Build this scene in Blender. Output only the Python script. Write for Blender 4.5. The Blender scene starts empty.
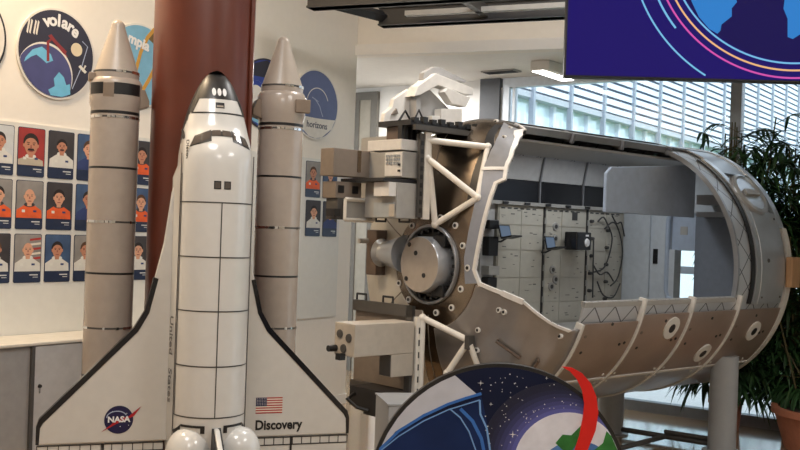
import bpy, bmesh, math, random
from mathutils import Vector, Matrix
rnd = random.Random(7)
sc = bpy.context.scene
COL = sc.collection
R_ = math.radians
# ------------------------------------------------------------------ camera
PHI = R_(2.0); F = 1000.0; H = 6.0; CZ = 1.65
cam_d = bpy.data.cameras.new('camera'); cam = bpy.data.objects.new('camera', cam_d); COL.objects.link(cam)
cam.location = (0, 0, CZ); cam.rotation_euler = (R_(90), -PHI, 0)
cam_d.sensor_width = 36; cam_d.lens = 36 * F / 800; cam_d.shift_y = H / 800; cam_d.clip_end = 200
sc.camera = cam
sc.view_settings.view_transform = 'Standard'; sc.view_settings.look = 'None'; sc.view_settings.gamma = 1
sc.view_settings.exposure = 0.1
sc.cycles.use_denoising = True
sc.cycles.max_bounces = 8
sc.cycles.sample_clamp_indirect = 6

def ray(px, py):                      # survey of the place: a picture point as a direction
    X = px - 400; Y = py - 225
    x = X*math.cos(PHI) + Y*math.sin(PHI); y = -X*math.sin(PHI) + Y*math.cos(PHI)
    return (x/F, 1.0, -(y-H)/F)

# ------------------------------------------------------------------ materials
def mat(name, col, rough=.5, metal=0., emit=0., noise=.06, scale=18., spec=.5, coat=0., bump=0., stretch=None):
    m = bpy.data.materials.new(name); m.use_nodes = True
    nt = m.node_tree; b = nt.nodes['Principled BSDF']
    b.inputs['Roughness'].default_value = rough; b.inputs['Metallic'].default_value = metal
    b.inputs['Specular IOR Level'].default_value = spec
    if coat: b.inputs['Coat Weight'].default_value = coat; b.inputs['Coat Roughness'].default_value = .06
    c = (*col, 1)
    tc = nt.nodes.new('ShaderNodeTexCoord'); n = nt.nodes.new('ShaderNodeTexNoise')
    n.inputs['Scale'].default_value = scale; n.inputs['Detail'].default_value = 4
    if stretch:
        mp = nt.nodes.new('ShaderNodeMapping'); mp.inputs['Scale'].default_value = stretch
        nt.links.new(tc.outputs['Object'], mp.inputs[0]); nt.links.new(mp.outputs[0], n.inputs['Vector'])
    else: nt.links.new(tc.outputs['Object'], n.inputs['Vector'])
    r = nt.nodes.new('ShaderNodeValToRGB')
    r.color_ramp.elements[0].position = .3; r.color_ramp.elements[1].position = .7
    r.color_ramp.elements[0].color = tuple(max(0, v*(1-noise)) for v in col) + (1,)
    r.color_ramp.elements[1].color = tuple(min(1, v*(1+noise)) for v in col) + (1,)
    nt.links.new(n.outputs['Fac'], r.inputs[0]); nt.links.new(r.outputs[0], b.inputs['Base Color'])
    if bump:
        bp = nt.nodes.new('ShaderNodeBump'); bp.inputs['Strength'].default_value = bump; bp.inputs['Distance'].default_value = .01
        nt.links.new(n.outputs['Fac'], bp.inputs['Height']); nt.links.new(bp.outputs[0], b.inputs['Normal'])
    if emit:
        nt.links.new(r.outputs[0], b.inputs['Emission Color']); b.inputs['Emission Strength'].default_value = emit
    return m
def srgb(r, g, b):
    f = lambda v: (v/255/12.92) if v/255 <= .04045 else ((v/255+.055)/1.055)**2.4
    return (f(r), f(g), f(b))
M = {}
def mk(k, *a, **kw): M[k] = mat(k, *a, **kw)
mk('wall_paint', (.83,.785,.71), .7, noise=.015, bump=.02)
mk('white_paint', (.82,.80,.76), .6, noise=.015)
mk('ceiling_paint', (.80,.78,.74), .8, noise=.02)
mk('panel_grey', (.72,.71,.66), .5, noise=.02)
mk('black', (.012,.012,.013), .4)
mk('black_gloss', (.012,.012,.014), .18)
mk('black_steel', (.02,.02,.022), .5)
mk('dark_frame', (.07,.065,.06), .55)
mk('shuttle_white', (.66,.645,.61), .22, noise=.02, coat=.3)
mk('shuttle_wing', (.61,.585,.54), .28, noise=.025, coat=.2)
mk('shuttle_seam', (.06,.055,.05), .5)
mk('tank_orange', (.125,.030,.016), .36, noise=.10, scale=6)
mk('booster_grey', (.44,.375,.32), .25, noise=.04, coat=.25)
mk('booster_nose', (.43,.37,.31), .35, noise=.04)
mk('chrome', (.75,.75,.75), .2, metal=1)
mk('tan_patch', (.25,.19,.14), .5)
mk('hatch_grey', (.36,.315,.27), .5)
mk('dark_brown', (.12,.085,.065), .5)
mk('bronze', (.235,.19,.15), .27, metal=1, noise=.25, scale=3, bump=.10)
mk('insulation', (.58,.54,.47), .42, metal=.35, noise=.12, scale=4, bump=.1)
mk('brown_skin', (.36,.28,.235), .38, metal=.5, noise=.10, scale=4)
mk('cone_grey', (.33,.31,.30), .36, metal=.7, noise=.12, scale=5)
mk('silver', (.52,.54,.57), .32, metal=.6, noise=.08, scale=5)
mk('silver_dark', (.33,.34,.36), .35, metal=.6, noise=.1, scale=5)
mk('rib_white', (.68,.655,.61), .4)
mk('frame_grey', (.20,.205,.22), .5)
mk('frame_blue_grey', (.25,.27,.32), .5)
mk('interior_grey', (.46,.46,.46), .6)
mk('closeout_grey', (.37,.435,.54), .55)
mk('curtain_blue', (.13,.15,.185), .6)
mk('end_wall', (.50,.54,.58), .6)
mk('rack_beige', (.46,.435,.37), .55, noise=.04)
mk('rack_panel', (.50,.475,.41), .55, noise=.04)
mk('rack_mark', (.16,.155,.15), .6)
mk('rack_line', (.05,.05,.05), .6)
mk('light_box', (.47,.42,.355), .5)
mk('tan_box', (.21,.172,.14), .55)
mk('grey_box', (.36,.35,.33), .5)
mk('blue_grey_box', (.36,.385,.40), .5)
mk('tube_white', (.78,.74,.67), .35)
mk('plate_white', (.72,.70,.67), .45)
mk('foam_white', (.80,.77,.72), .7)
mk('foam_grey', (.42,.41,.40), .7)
mk('pillar_grey', (.10,.105,.115), .6)
mk('door_grey', (.16,.15,.13), .6)
mk('door_leaf', (.36,.33,.27), .5)
mk('alu', (.62,.66,.70), .4, metal=.3)
mk('alu_dark', (.22,.235,.25), .45, metal=.3)
mk('column_grey', (.36,.37,.38), .45, noise=.03)
mk('cab_light', (.48,.47,.46), .5)
mk('cab_dark', (.33,.32,.31), .5)
mk('cab_top', (.66,.62,.54), .45)
mk('navy', srgb(32,44,72), .4)
mk('card_white', (.7,.7,.68), .4)
mk('terracotta', (.42,.155,.085), .7, noise=.1)
mk('soil', (.03,.022,.016), .9)
mk('leaf', (.027,.072,.022), .42, noise=.5, scale=8)
mk('stem', (.09,.075,.03), .7)
mk('wood_block', (.42,.24,.12), .5, noise=.15, scale=10, stretch=(8,8,1))
mk('ext_back', (.36,.43,.56), .6)
mk('ext_white', (.70,.75,.84), .6)
mk('ext_grey', (.42,.45,.50), .6)
mk('ext_glass', (.72,.86,.92), .15, metal=.25)
mk('ext_fin', (.30,.34,.40), .5)
mk('grass', (.10,.22,.05), .9, noise=.4)
mk('paving', (.55,.55,.53), .9)
mk('red', srgb(215,30,25), .35)
mk('flag_red', srgb(170,45,40), .5); mk('flag_blue', srgb(40,45,80), .5); mk('flag_white', srgb(225,215,200), .5)
mk('nasa_blue', srgb(22,20,66), .35); mk('nasa_red', srgb(170,30,40), .4); mk('print_white', (.8,.8,.8), .4)
mk('lamp', (1,.97,.9), .5, emit=9.)
def emat(k, c, s):
    mk(k, c, .5, emit=s, noise=0.0, spec=.04); nt = M[k].node_tree; bb = nt.nodes['Principled BSDF']
    for l in list(nt.links):
        if l.to_socket == bb.inputs['Base Color']: nt.links.remove(l)
    bb.inputs['Base Color'].default_value = (.01,.01,.012,1)
emat('screen_blue', srgb(26,12,104), .85); emat('screen_cont', srgb(50,135,215), .8)
emat('screen_cyan', srgb(120,190,235), .9); emat('screen_pink', srgb(215,85,175), .9); emat('screen_peach', srgb(240,185,130), .9)
emat('screen_navy', srgb(24,13,88), .7)
emat('laptop_screen', srgb(120,140,165), .5)

# glass pane: mostly clear, a little reflection
g = bpy.data.materials.new('window_glass'); g.use_nodes = True; nt = g.node_tree; nt.nodes.clear()
o = nt.nodes.new('ShaderNodeOutputMaterial'); mx = nt.nodes.new('ShaderNodeMixShader'); tr = nt.nodes.new('ShaderNodeBsdfTransparent')
gl = nt.nodes.new('ShaderNodeBsdfGlossy'); fr = nt.nodes.new('ShaderNodeFresnel'); gl.inputs['Roughness'].default_value = .02
tr.inputs[0].default_value = (.95,.98,1,1)
nt.links.new(fr.outputs[0], mx.inputs[0]); nt.links.new(tr.outputs[0], mx.inputs[1]); nt.links.new(gl.outputs[0], mx.inputs[2]); nt.links.new(mx.outputs[0], o.inputs[0])
M['glass'] = g
# wood plank floor, polished
def wood_floor():
    m = bpy.data.materials.new('wood_floor'); m.use_nodes = True; nt = m.node_tree; b = nt.nodes['Principled BSDF']
    tc = nt.nodes.new('ShaderNodeTexCoord'); mp = nt.nodes.new('ShaderNodeMapping'); mp.inputs['Rotation'].default_value = (0,0,R_(35))
    br = nt.nodes.new('ShaderNodeTexBrick'); br.inputs['Scale'].default_value = 1
    br.inputs['Brick Width'].default_value = .9; br.inputs['Row Height'].default_value = .09; br.inputs['Mortar Size'].default_value = .002
    br.inputs['Color1'].default_value = (.46,.32,.18,1); br.inputs['Color2'].default_value = (.38,.255,.14,1); br.inputs['Mortar'].default_value = (.24,.15,.08,1)
    n = nt.nodes.new('ShaderNodeTexNoise'); n.inputs['Scale'].default_value = 6
    mix = nt.nodes.new('ShaderNodeMixRGB'); mix.blend_type = 'MULTIPLY'; mix.inputs[0].default_value = .25
    nt.links.new(tc.outputs['Object'], mp.inputs[0]); nt.links.new(mp.outputs[0], br.inputs['Vector']); nt.links.new(mp.outputs[0], n.inputs['Vector'])
    nt.links.new(br.outputs[0], mix.inputs[1]); nt.links.new(n.outputs['Color'], mix.inputs[2]); nt.links.new(mix.outputs[0], b.inputs['Base Color'])
    b.inputs['Roughness'].default_value = .16; b.inputs['Coat Weight'].default_value = .7; b.inputs['Coat Roughness'].default_value = .08
    return m
M['wood_floor'] = wood_floor()
# machined isogrid aluminium: diamond ribs wound round the shell
def isogrid():
    m = bpy.data.materials.new('isogrid'); m.use_nodes = True; nt = m.node_tree; b = nt.nodes['Principled BSDF']
    b.inputs['Metallic'].default_value = .55; b.inputs['Roughness'].default_value = .45
    N = lambda op, a, bb=None: _mn(nt, op, a, bb)
    tc = nt.nodes.new('ShaderNodeTexCoord'); s = nt.nodes.new('ShaderNodeSeparateXYZ'); nt.links.new(tc.outputs['Object'], s.inputs[0])
    zz = N('SUBTRACT', s.outputs[2], 1.432); yy = N('MULTIPLY', s.outputs[1], -1.0); th = N('ARCTAN2', zz, yy)
    a = N('MULTIPLY', th, 4.4); t = N('MULTIPLY', s.outputs[0], 4.6)
    l1 = N('ABSOLUTE', N('SUBTRACT', N('FRACT', N('ADD', a, t)), .5)); l2 = N('ABSOLUTE', N('SUBTRACT', N('FRACT', N('SUBTRACT', a, t)), .5))
    k = N('LESS_THAN', N('MINIMUM', l1, l2), 0.03)
    mix = nt.nodes.new('ShaderNodeMixRGB'); mix.inputs[1].default_value = (.52,.53,.55,1); mix.inputs[2].default_value = (.12,.12,.13,1)
    nt.links.new(k, mix.inputs[0]); nt.links.new(mix.outputs[0], b.inputs['Base Color'])
    return m
def _mn(nt, op, a, b=None):
    n = nt.nodes.new('ShaderNodeMath'); n.operation = op
    for i, v in enumerate((a, b)):
        if v is None: continue
        if isinstance(v, (int, float)): n.inputs[i].default_value = v
        else: nt.links.new(v, n.inputs[i])
    return n.outputs[0]
M['isogrid'] = isogrid()

# ------------------------------------------------------------------ mesh helpers
class MB:
    def __init__(s): s.v = []; s.f = []; s.m = []; s.mats = []; s.sm = []
    def mi(s, k):
        if k not in s.mats: s.mats.append(k)
        return s.mats.index(k)
    def add(s, vs, fs, k, smooth=False):
        o = len(s.v); s.v += [tuple(p) for p in vs]; i = s.mi(k)
        for f in fs: s.f.append(tuple(o+j for j in f)); s.m.append(i); s.sm.append(smooth)
    def box(s, x0, x1, y0, y1, z0, z1, k):
        x0,x1=sorted((x0,x1)); y0,y1=sorted((y0,y1)); z0,z1=sorted((z0,z1))
        s.add([(x0,y0,z0),(x1,y0,z0),(x1,y1,z0),(x0,y1,z0),(x0,y0,z1),(x1,y0,z1),(x1,y1,z1),(x0,y1,z1)],
              [(0,3,2,1),(4,5,6,7),(0,1,5,4),(1,2,6,5),(2,3,7,6),(3,0,4,7)], k); return s
    def tube(s, pts, r, k, n=10, caps=True):
        P = [Vector(p) for p in pts]; rings = []; prev = None
        for i, p in enumerate(P):
            d = (P[min(i+1,len(P)-1)] - P[max(i-1,0)]).normalized()
            if prev is None:
                a = Vector((0,0,1)) if abs(d.z) < .9 else Vector((1,0,0)); u = d.cross(a).normalized()
            else: u = (prev - d*prev.dot(d)).normalized()
            prev = u; w = d.cross(u); rr = r[i] if isinstance(r, (list,tuple)) else r
            rings.append([p + u*rr*math.cos(2*math.pi*j/n) + w*rr*math.sin(2*math.pi*j/n) for j in range(n)])
        vs = [q for g in rings for q in g]; fs = []
        for i in range(len(P)-1):
            for j in range(n): fs.append((i*n+j, i*n+(j+1)%n, (i+1)*n+(j+1)%n, (i+1)*n+j))
        s.add(vs, fs, k, True)
        if caps: s.add(rings[0], [tuple(reversed(range(n)))], k); s.add(rings[-1], [tuple(range(n))], k)
        return s
    def lathe(s, prof, k, n=48, origin=(0,0,0), axis='z', a0=0., a1=360., ks=None, smooth=True):
        full = abs(a1-a0) >= 359.9; na = n if full else n+1; vs = []
        for (r, h) in prof:
            for j in range(na):
                a = R_(a0 + (a1-a0)*j/n); c, q = r*math.cos(a), r*math.sin(a)
                p = {'z':(c,q,h), 'x':(h,-c,q), 'y':(c,h,q)}[axis]
                vs.append((p[0]+origin[0], p[1]+origin[1], p[2]+origin[2]))
        for i in range(len(prof)-1):
            fs = []
            for j in range(n):
                b = (j+1) % na if full else j+1
                fs.append((i*na+j, i*na+b, (i+1)*na+b, (i+1)*na+j))
            s.add(vs[i*na:(i+2)*na], [tuple(x-i*na for x in f) for f in fs], ks[i] if ks else k, smooth)
        return s
    def prism(s, poly, d0, d1, k, plane='xz', kside=None):
        # poly in a plane, pushed from d0 to d1 along the third axis
        f = {'xz':lambda p,d:(p[0],d,p[1]), 'xy':lambda p,d:(p[0],p[1],d), 'yz':lambda p,d:(d,p[0],p[1])}[plane]
        n = len(poly); a = [f(p,d0) for p in poly]; b = [f(p,d1) for p in poly]
        s.add(a+b, [tuple(range(n)), tuple(reversed(range(n,2*n)))], k)
        s.add(a+b, [(j, j+n, (j+1)%n+n, (j+1)%n) for j in range(n)], kside or k); return s
    def shell(s, t0, t1, a0, a1, r0, r1, k, zc, nt=1, na=24):
        # curved solid slab on a cylinder lying along x; angle 0 faces -y, 90 up
        vs = []; ts = [t0+(t1-t0)*i/nt for i in range(nt+1)]; an = [R_(a0+(a1-a0)*j/na) for j in range(na+1)]
        for r in (r0, r1):
            for t in ts:
                for a in an: vs.append((t, -r*math.cos(a), zc + r*math.sin(a)))
        W = na+1; O = W*(nt+1); fs = []
        for i in range(nt):
            for j in range(na):
                q = i*W+j; fs += [(q, q+1, q+W+1, q+W), (O+q, O+q+W, O+q+W+1, O+q+1)]
        for j in range(na): fs += [(j, O+j, O+j+1, j+1), (nt*W+j, nt*W+j+1, O+nt*W+j+1, O+nt*W+j)]
        for i in range(nt): fs += [(i*W, (i+1)*W, O+(i+1)*W, O+i*W), (i*W+na, O+i*W+na, O+(i+1)*W+na, (i+1)*W+na)]
        s.add(vs, fs, k, True); return s
    def ball(s, c, r, k, n=16, m=10):
        rx, ry, rz = r if isinstance(r,(tuple,list)) else (r,r,r); vs = []; fs = []
        for i in range(m+1):
            t = math.pi*i/m
            for j in range(n):
                a = 2*math.pi*j/n; vs.append((c[0]+rx*math.sin(t)*math.cos(a), c[1]+ry*math.sin(t)*math.sin(a), c[2]+rz*math.cos(t)))
        for i in range(m):
            for j in range(n): fs.append((i*n+j, (i+1)*n+j, (i+1)*n+(j+1)%n, i*n+(j+1)%n))
        s.add(vs, fs, k, True); return s
    def build(s, name, parent=None, loc=(0,0,0), rotz=0., bevel=0., solid=0., auto=True):
        me = bpy.data.meshes.new(name); me.from_pydata(s.v, [], s.f)
        for k in s.mats: me.materials.append(M[k])
        for p, i, q in zip(me.polygons, s.m, s.sm): p.material_index = i; p.use_smooth = q
        bm = bmesh.new(); bm.from_mesh(me); bmesh.ops.remove_doubles(bm, verts=bm.verts, dist=1e-5)
        bmesh.ops.dissolve_degenerate(bm, edges=bm.edges, dist=1e-6)
        bmesh.ops.recalc_face_normals(bm, faces=bm.faces); bm.to_mesh(me); bm.free()
        if any(s.sm):
            try: me.set_sharp_from_angle(angle=R_(38))
            except Exception: pass
        ob = bpy.data.objects.new(name, me); COL.objects.link(ob); ob.location = loc; ob.rotation_euler = (0,0,rotz)
        if parent: ob.parent = parent
        if solid:
            md = ob.modifiers.new('thickness','SOLIDIFY'); md.thickness = solid; md.offset = 0
        if bevel:
            md = ob.modifiers.new('bevel','BEVEL'); md.width = bevel; md.segments = 2; md.limit_method = 'ANGLE'
        return ob
def tag(o, label, cat, group=None, kind=None):
    if label: o['label'] = label
    if cat: o['category'] = cat
    if group: o['group'] = group
    if kind: o['kind'] = kind
    return o
def thing(name, label, cat, loc=(0,0,0), rotz=0., group=None):
    o = bpy.data.objects.new(name, None); COL.objects.link(o); o.empty_display_size = .1
    o.location = loc; o.rotation_euler = (0,0,rotz); return tag(o, label, cat, group)
def struct(mb, name, **kw): return tag(mb.build(name, **kw), None, None, None, 'structure')
def text(name, s, size, k, parent, mtx, depth=.002, bold=0., align='CENTER', sx=1.):
    cu = bpy.data.curves.new(name, 'FONT'); cu.body = s; cu.size = size; cu.align_x = align; cu.align_y = 'CENTER'
    cu.extrude = depth; cu.offset = bold; cu.resolution_u = 3
    to = bpy.data.objects.new(name+'_t', cu); COL.objects.link(to)
    dg = bpy.context.evaluated_depsgraph_get(); me = bpy.data.meshes.new_from_object(to.evaluated_get(dg))
    bpy.data.objects.remove(to); bpy.data.curves.remove(cu)
    me.transform(mtx @ Matrix.Diagonal((sx,1,1,1))); me.materials.clear(); me.materials.append(M[k])
    ob = bpy.data.objects.new(name, me); COL.objects.link(ob)
    if parent: ob.parent = parent
    return ob
FACE = Matrix.Rotation(R_(90), 4, 'X')         # text facing -y, upright
def circle(cx, cz, r, n=40, a0=0, a1=360, rz=None):
    rz = rz or r
    return [(cx + r*math.cos(R_(a0+(a1-a0)*j/n)), cz + rz*math.sin(R_(a0+(a1-a0)*j/n))) for j in range(n + (0 if abs(a1-a0)>=360 else 1))]
def arcband(cx, cz, r, w, a0, a1, n=48):
    return circle(cx, cz, r+w/2, n, a0, a1-1e-3) + circle(cx, cz, r-w/2, n, a1-1e-3, a0)
def bandpoly(mb, pts, w, d0, d1, k, plane='xz'):
    # a ribbon of width w along a polyline in a plane (built as one strip)
    L = []; Rr = []
    for i, p in enumerate(pts):
        a = pts[max(i-1,0)]; b = pts[min(i+1,len(pts)-1)]; dx, dz = b[0]-a[0], b[1]-a[1]; q = math.hypot(dx,dz) or 1
        nx, nz = -dz/q*w/2, dx/q*w/2; L.append((p[0]+nx,p[1]+nz)); Rr.append((p[0]-nx,p[1]-nz))
    for i in range(len(pts)-1): mb.prism([L[i],L[i+1],Rr[i+1],Rr[i]], d0, d1, k, plane)
# ================================================================== THE HALL
AX, AY = -.465, 9.5                      # free end of the left wall
E1 = Vector((.579,.815,0)); E2 = Vector((.815,-.579,0))
RW = math.atan2(.815,.579); RB = math.atan2(-.579,.815)
def on_wall(px, py, off=0.):             # -> (along wall, height)
    d = ray(px,py); k = ((AX*E2.x+AY*E2.y)+off)/(d[0]*E2.x+d[1]*E2.y); X, Y = d[0]*k, d[1]*k
    return ((X-AX)*E1.x+(Y-AY)*E1.y, CZ+d[2]*k)
W0 = Vector((1.06,10.6,0))
# floor
b = MB(); c = Vector((2.2,4.2,0))
b.box(-5,11.8,-11.8,1.95,-.1,0,'wood_floor'); struct(b,'floor',loc=(AX,AY,0),rotz=RB)
# left wall : frame x along E1 from the free end, front -y
b = MB(); b.box(-17,0,0,.22,0,4.6,'wall_paint'); struct(b,'wall_left',loc=(AX,AY,0),rotz=RW)
b = MB(); b.box(-17,0,-.014,-.0005,.0,.09,'white_paint'); struct(b,'baseboard_left',loc=(AX,AY,0),rotz=RW)
# back wall, in line with the windows (frame x along E2, front -y)
b = MB(); b.box(-4.5,-.24,0,.22,0,3.3,'white_paint'); b.box(-4.5,0,0,.22,3.3,4.6,'white_paint'); struct(b,'wall_back',loc=W0,rotz=RB)
b = MB(); b.box(-.26,-.02,-.08,.0,0,3.3,'pillar_grey'); tag(b.build('pillar',loc=W0,rotz=RB),None,None,None,'structure')
d = thing('door_1',None,None,W0,RB); d['kind']='structure'
b = MB(); b.box(-1.99,-1.91,-.05,-.001,0,3.25,'door_grey'); b.box(-1.74,-1.65,-.05,-.001,0,3.25,'door_grey'); b.box(-1.91,-1.74,-.05,-.001,3.16,3.25,'door_grey'); b.build('door_frame',d)
MB().box(-1.91,-1.74,-.03,-.001,0,3.16,'door_leaf').build('door_leaf',d)
# corridor side wall behind the left wall end
b = MB(); b.box(-4.6,-4.4,-4.,0,0,4.6,'white_paint'); struct(b,'wall_corridor',loc=W0,rotz=RB)
# other walls of the hall (behind and beside the camera)
b = MB(); b.box(0,18,0,.2,0,4.6,'wall_paint'); struct(b,'wall_rear',loc=Vector((AX,AY,0))-E1*11.6-E2*.2,rotz=RB)
b = MB(); b.box(-11.6,2.2,0,.2,0,4.6,'wall_paint'); struct(b,'wall_right',loc=Vector((AX,AY,0))+E2*11.6,rotz=RW)
# ceilings
b = MB(); b.box(-.3,11.8,-11.8,2.0,4.6,4.75,'ceiling_paint'); struct(b,'ceiling',loc=(AX,AY,0),rotz=RB)
BD = Vector((.935,-.354,0)).normalized(); RD = math.atan2(BD.y,BD.x)
b = MB(); b.box(-.25,5.2,0,.12,3.30,4.6,'wall_paint'); struct(b,'wall_bulkhead',loc=(AX,AY,0),rotz=RD)
b = MB(); b.box(-.25,5.2,-.03,-.001,3.30,3.40,'white_paint'); struct(b,'trim_1',loc=(AX,AY,0),rotz=RD)
# lower ceiling between bulkhead and windows
p0 = Vector((AX,AY,0)) - BD*2.6; p1 = Vector((AX,AY,0)) + BD*5.2
q0 = W0 - E2*4.4; q1 = W0 + E2*6.0
b = MB(); b.prism([(p0.x,p0.y),(p1.x,p1.y),(q1.x,q1.y),(q0.x,q0.y)],3.302,3.38,'ceiling_paint','xy'); struct(b,'ceiling_lower')
# windows: frame x along E2, front -y
w = thing('window_1',None,None,W0,RB); w['kind']='structure'
b = MB()
for x in (0.03,2.45,4.9): b.box(x-.05,x+.05,-.05,.05,.10,3.20,'alu' if x<1 else 'alu_dark')
b.box(.0,6,-.05,.05,3.20,3.30,'alu'); b.box(0,6,-.07,.05,.0,.10,'alu_dark')
b.box(.11,.14,-.03,.03,.1,3.2,'alu'); b.box(.08,2.40,-.03,.03,1.34,1.41,'ext_white')
b.build('window_frame',w)
MB().box(.08,2.40,-.006,.006,.10,3.20,'glass').build('pane',w); MB().box(2.50,4.85,-.006,.006,.10,3.20,'glass').build('pane',w)
MB().box(4.95,6,-.006,.006,.10,3.20,'glass').build('pane',w)
b = MB(); b.box(6,7.2,0,.2,0,4.6,'white_paint'); b.box(0,6,0.06,.22,3.302,4.6,'white_paint'); struct(b,'wall_window',loc=W0,rotz=RB)

# ceiling lamp on the lower ceiling, ceiling vent
def zpt(px,py,z):
    d = ray(px,py); k = (z-CZ)/d[2]; return Vector((d[0]*k,k,z))
lp = zpt(556,66,3.3)
t = thing('ceiling_light','long white ceiling lamp on the low ceiling beside the big blue screen','ceiling lamp',(lp.x,lp.y,3.30),RW)
MB().box(-.34,.34,-.10,.10,-.09,0,'ceiling_paint').build('housing',t,bevel=.008)
MB().box(-.32,.32,-.03,.09,-.097,-.0905,'lamp').build('diffuser',t)
vp = zpt(501,71,3.3)
t = thing('ceiling_vent','small slotted air vent in the low ceiling above the space module','vent',(vp.x,vp.y,3.3),RB)
MB().box(-.19,.19,-.08,.08,-.014,0,'grey_box').build('frame',t)
b = MB()
for i in range(4): b.box(-.17,.17,-.065+i*.034,-.052+i*.034,-.02,-.012,'black')
b.build('slot',t)
# suspended steel frame near the ceiling
zf = 3.40; A = zpt(307,8,zf); B = zpt(385,28,zf); Cc = zpt(572,19,zf)
ex = (Cc-B).normalized(); ey = (B-A).normalized()
t = thing('suspended_steel_frame','black steel beam frame hanging under the ceiling above the module','steel frame',(B.x,B.y,zf),math.atan2(ex.y,ex.x))
Ly = (B-A).length; 
b = MB(); b.box(-.02,3.6,-.10,0,0,.16,'black_steel'); b.box(-.02,3.6,-.12,.02,0,.014,'black_steel'); b.box(-.02,3.6,-.12,.02,.146,.16,'black_steel'); b.build('beam',t)
la = Vector(((A-B).dot(ex), (A-B).dot(Vector((-ex.y,ex.x,0))), 0))
b = MB(); b.box(la.x,3.6,la.y,la.y+.10,0,.16,'black_steel'); b.box(la.x,3.6,la.y-.02,la.y+.12,0,.014,'black_steel'); b.build('beam',t)
b = MB(); b.tube([(la.x+.05,la.y+.05,.08),(.03,-.05,.08)],.05,'black_steel',n=4); b.build('beam',t)
for x in (.9,1.9,2.9): MB().box(x,x+.06,la.y+.05,-.05,.03,.12,'dark_frame').build('cross_bar',t)
MB().box(.3,3.4,-.30,-.24,.03,.07,'grey_box').build('light_tube',t)
for (x,y) in ((.3,-.05),(3.2,-.05),(.3,la.y+.05),(3.2,la.y+.05)): MB().tube([(x,y,.16),(x,y,1.2)],.01,'black_steel',n=6).build('hanger_rod',t)
sp = zpt(391,-8,zf-.10)
t2 = thing('spotlight','small round white spotlight hanging from the black steel frame','spotlight',(sp.x,sp.y,zf-.092),0)
MB().lathe([(0,-.03),(.045,-.03),(.05,-.02),(.05,.09),(0,.09)],'plate_white',n=20).build('housing',t2)
MB().lathe([(0,-.034),(.036,-.034),(.036,-.030),(0,-.030)],'lamp',n=20).build('lens',t2)

# ------------------------------------------------------------------ left wall displays
b = MB(); b.box(-6.5,-.20,-.014,-.001,.835,2.275,'panel_grey')
tag(b.build('display_board',loc=(AX,AY,0),rotz=RW),'long pale grey board carrying the astronaut portraits on the left wall','board')
skins = ['skin_a','skin_b','skin_c']; mk('skin_a',srgb(214,160,130),.6,noise=.03); mk('skin_b',srgb(190,132,104),.6,noise=.03); mk('skin_c',srgb(150,98,74),.6,noise=.03)
mk('suit_orange',srgb(222,92,40),.6,noise=.12); mk('suit_white',srgb(214,212,205),.6,noise=.06); mk('suit_blue',srgb(45,60,110),.6); mk('suit_beige',srgb(186,176,158),.6)
mk('hair_dark',srgb(35,26,22),.7); mk('hair_grey',srgb(120,112,104),.7); mk('hair_brown',srgb(84,56,36),.7)
mk('bg_dark',srgb(58,54,56),.6,noise=.25,scale=8); mk('bg_red',srgb(160,52,48),.6,noise=.25,scale=6); mk('bg_grey',srgb(140,136,132),.6,noise=.2,scale=8); mk('bg_blue',srgb(60,84,120),.6,noise=.3,scale=7); mk('bg_white',srgb(200,204,206),.6)
mk('lip',srgb(150,80,72),.6)
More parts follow.
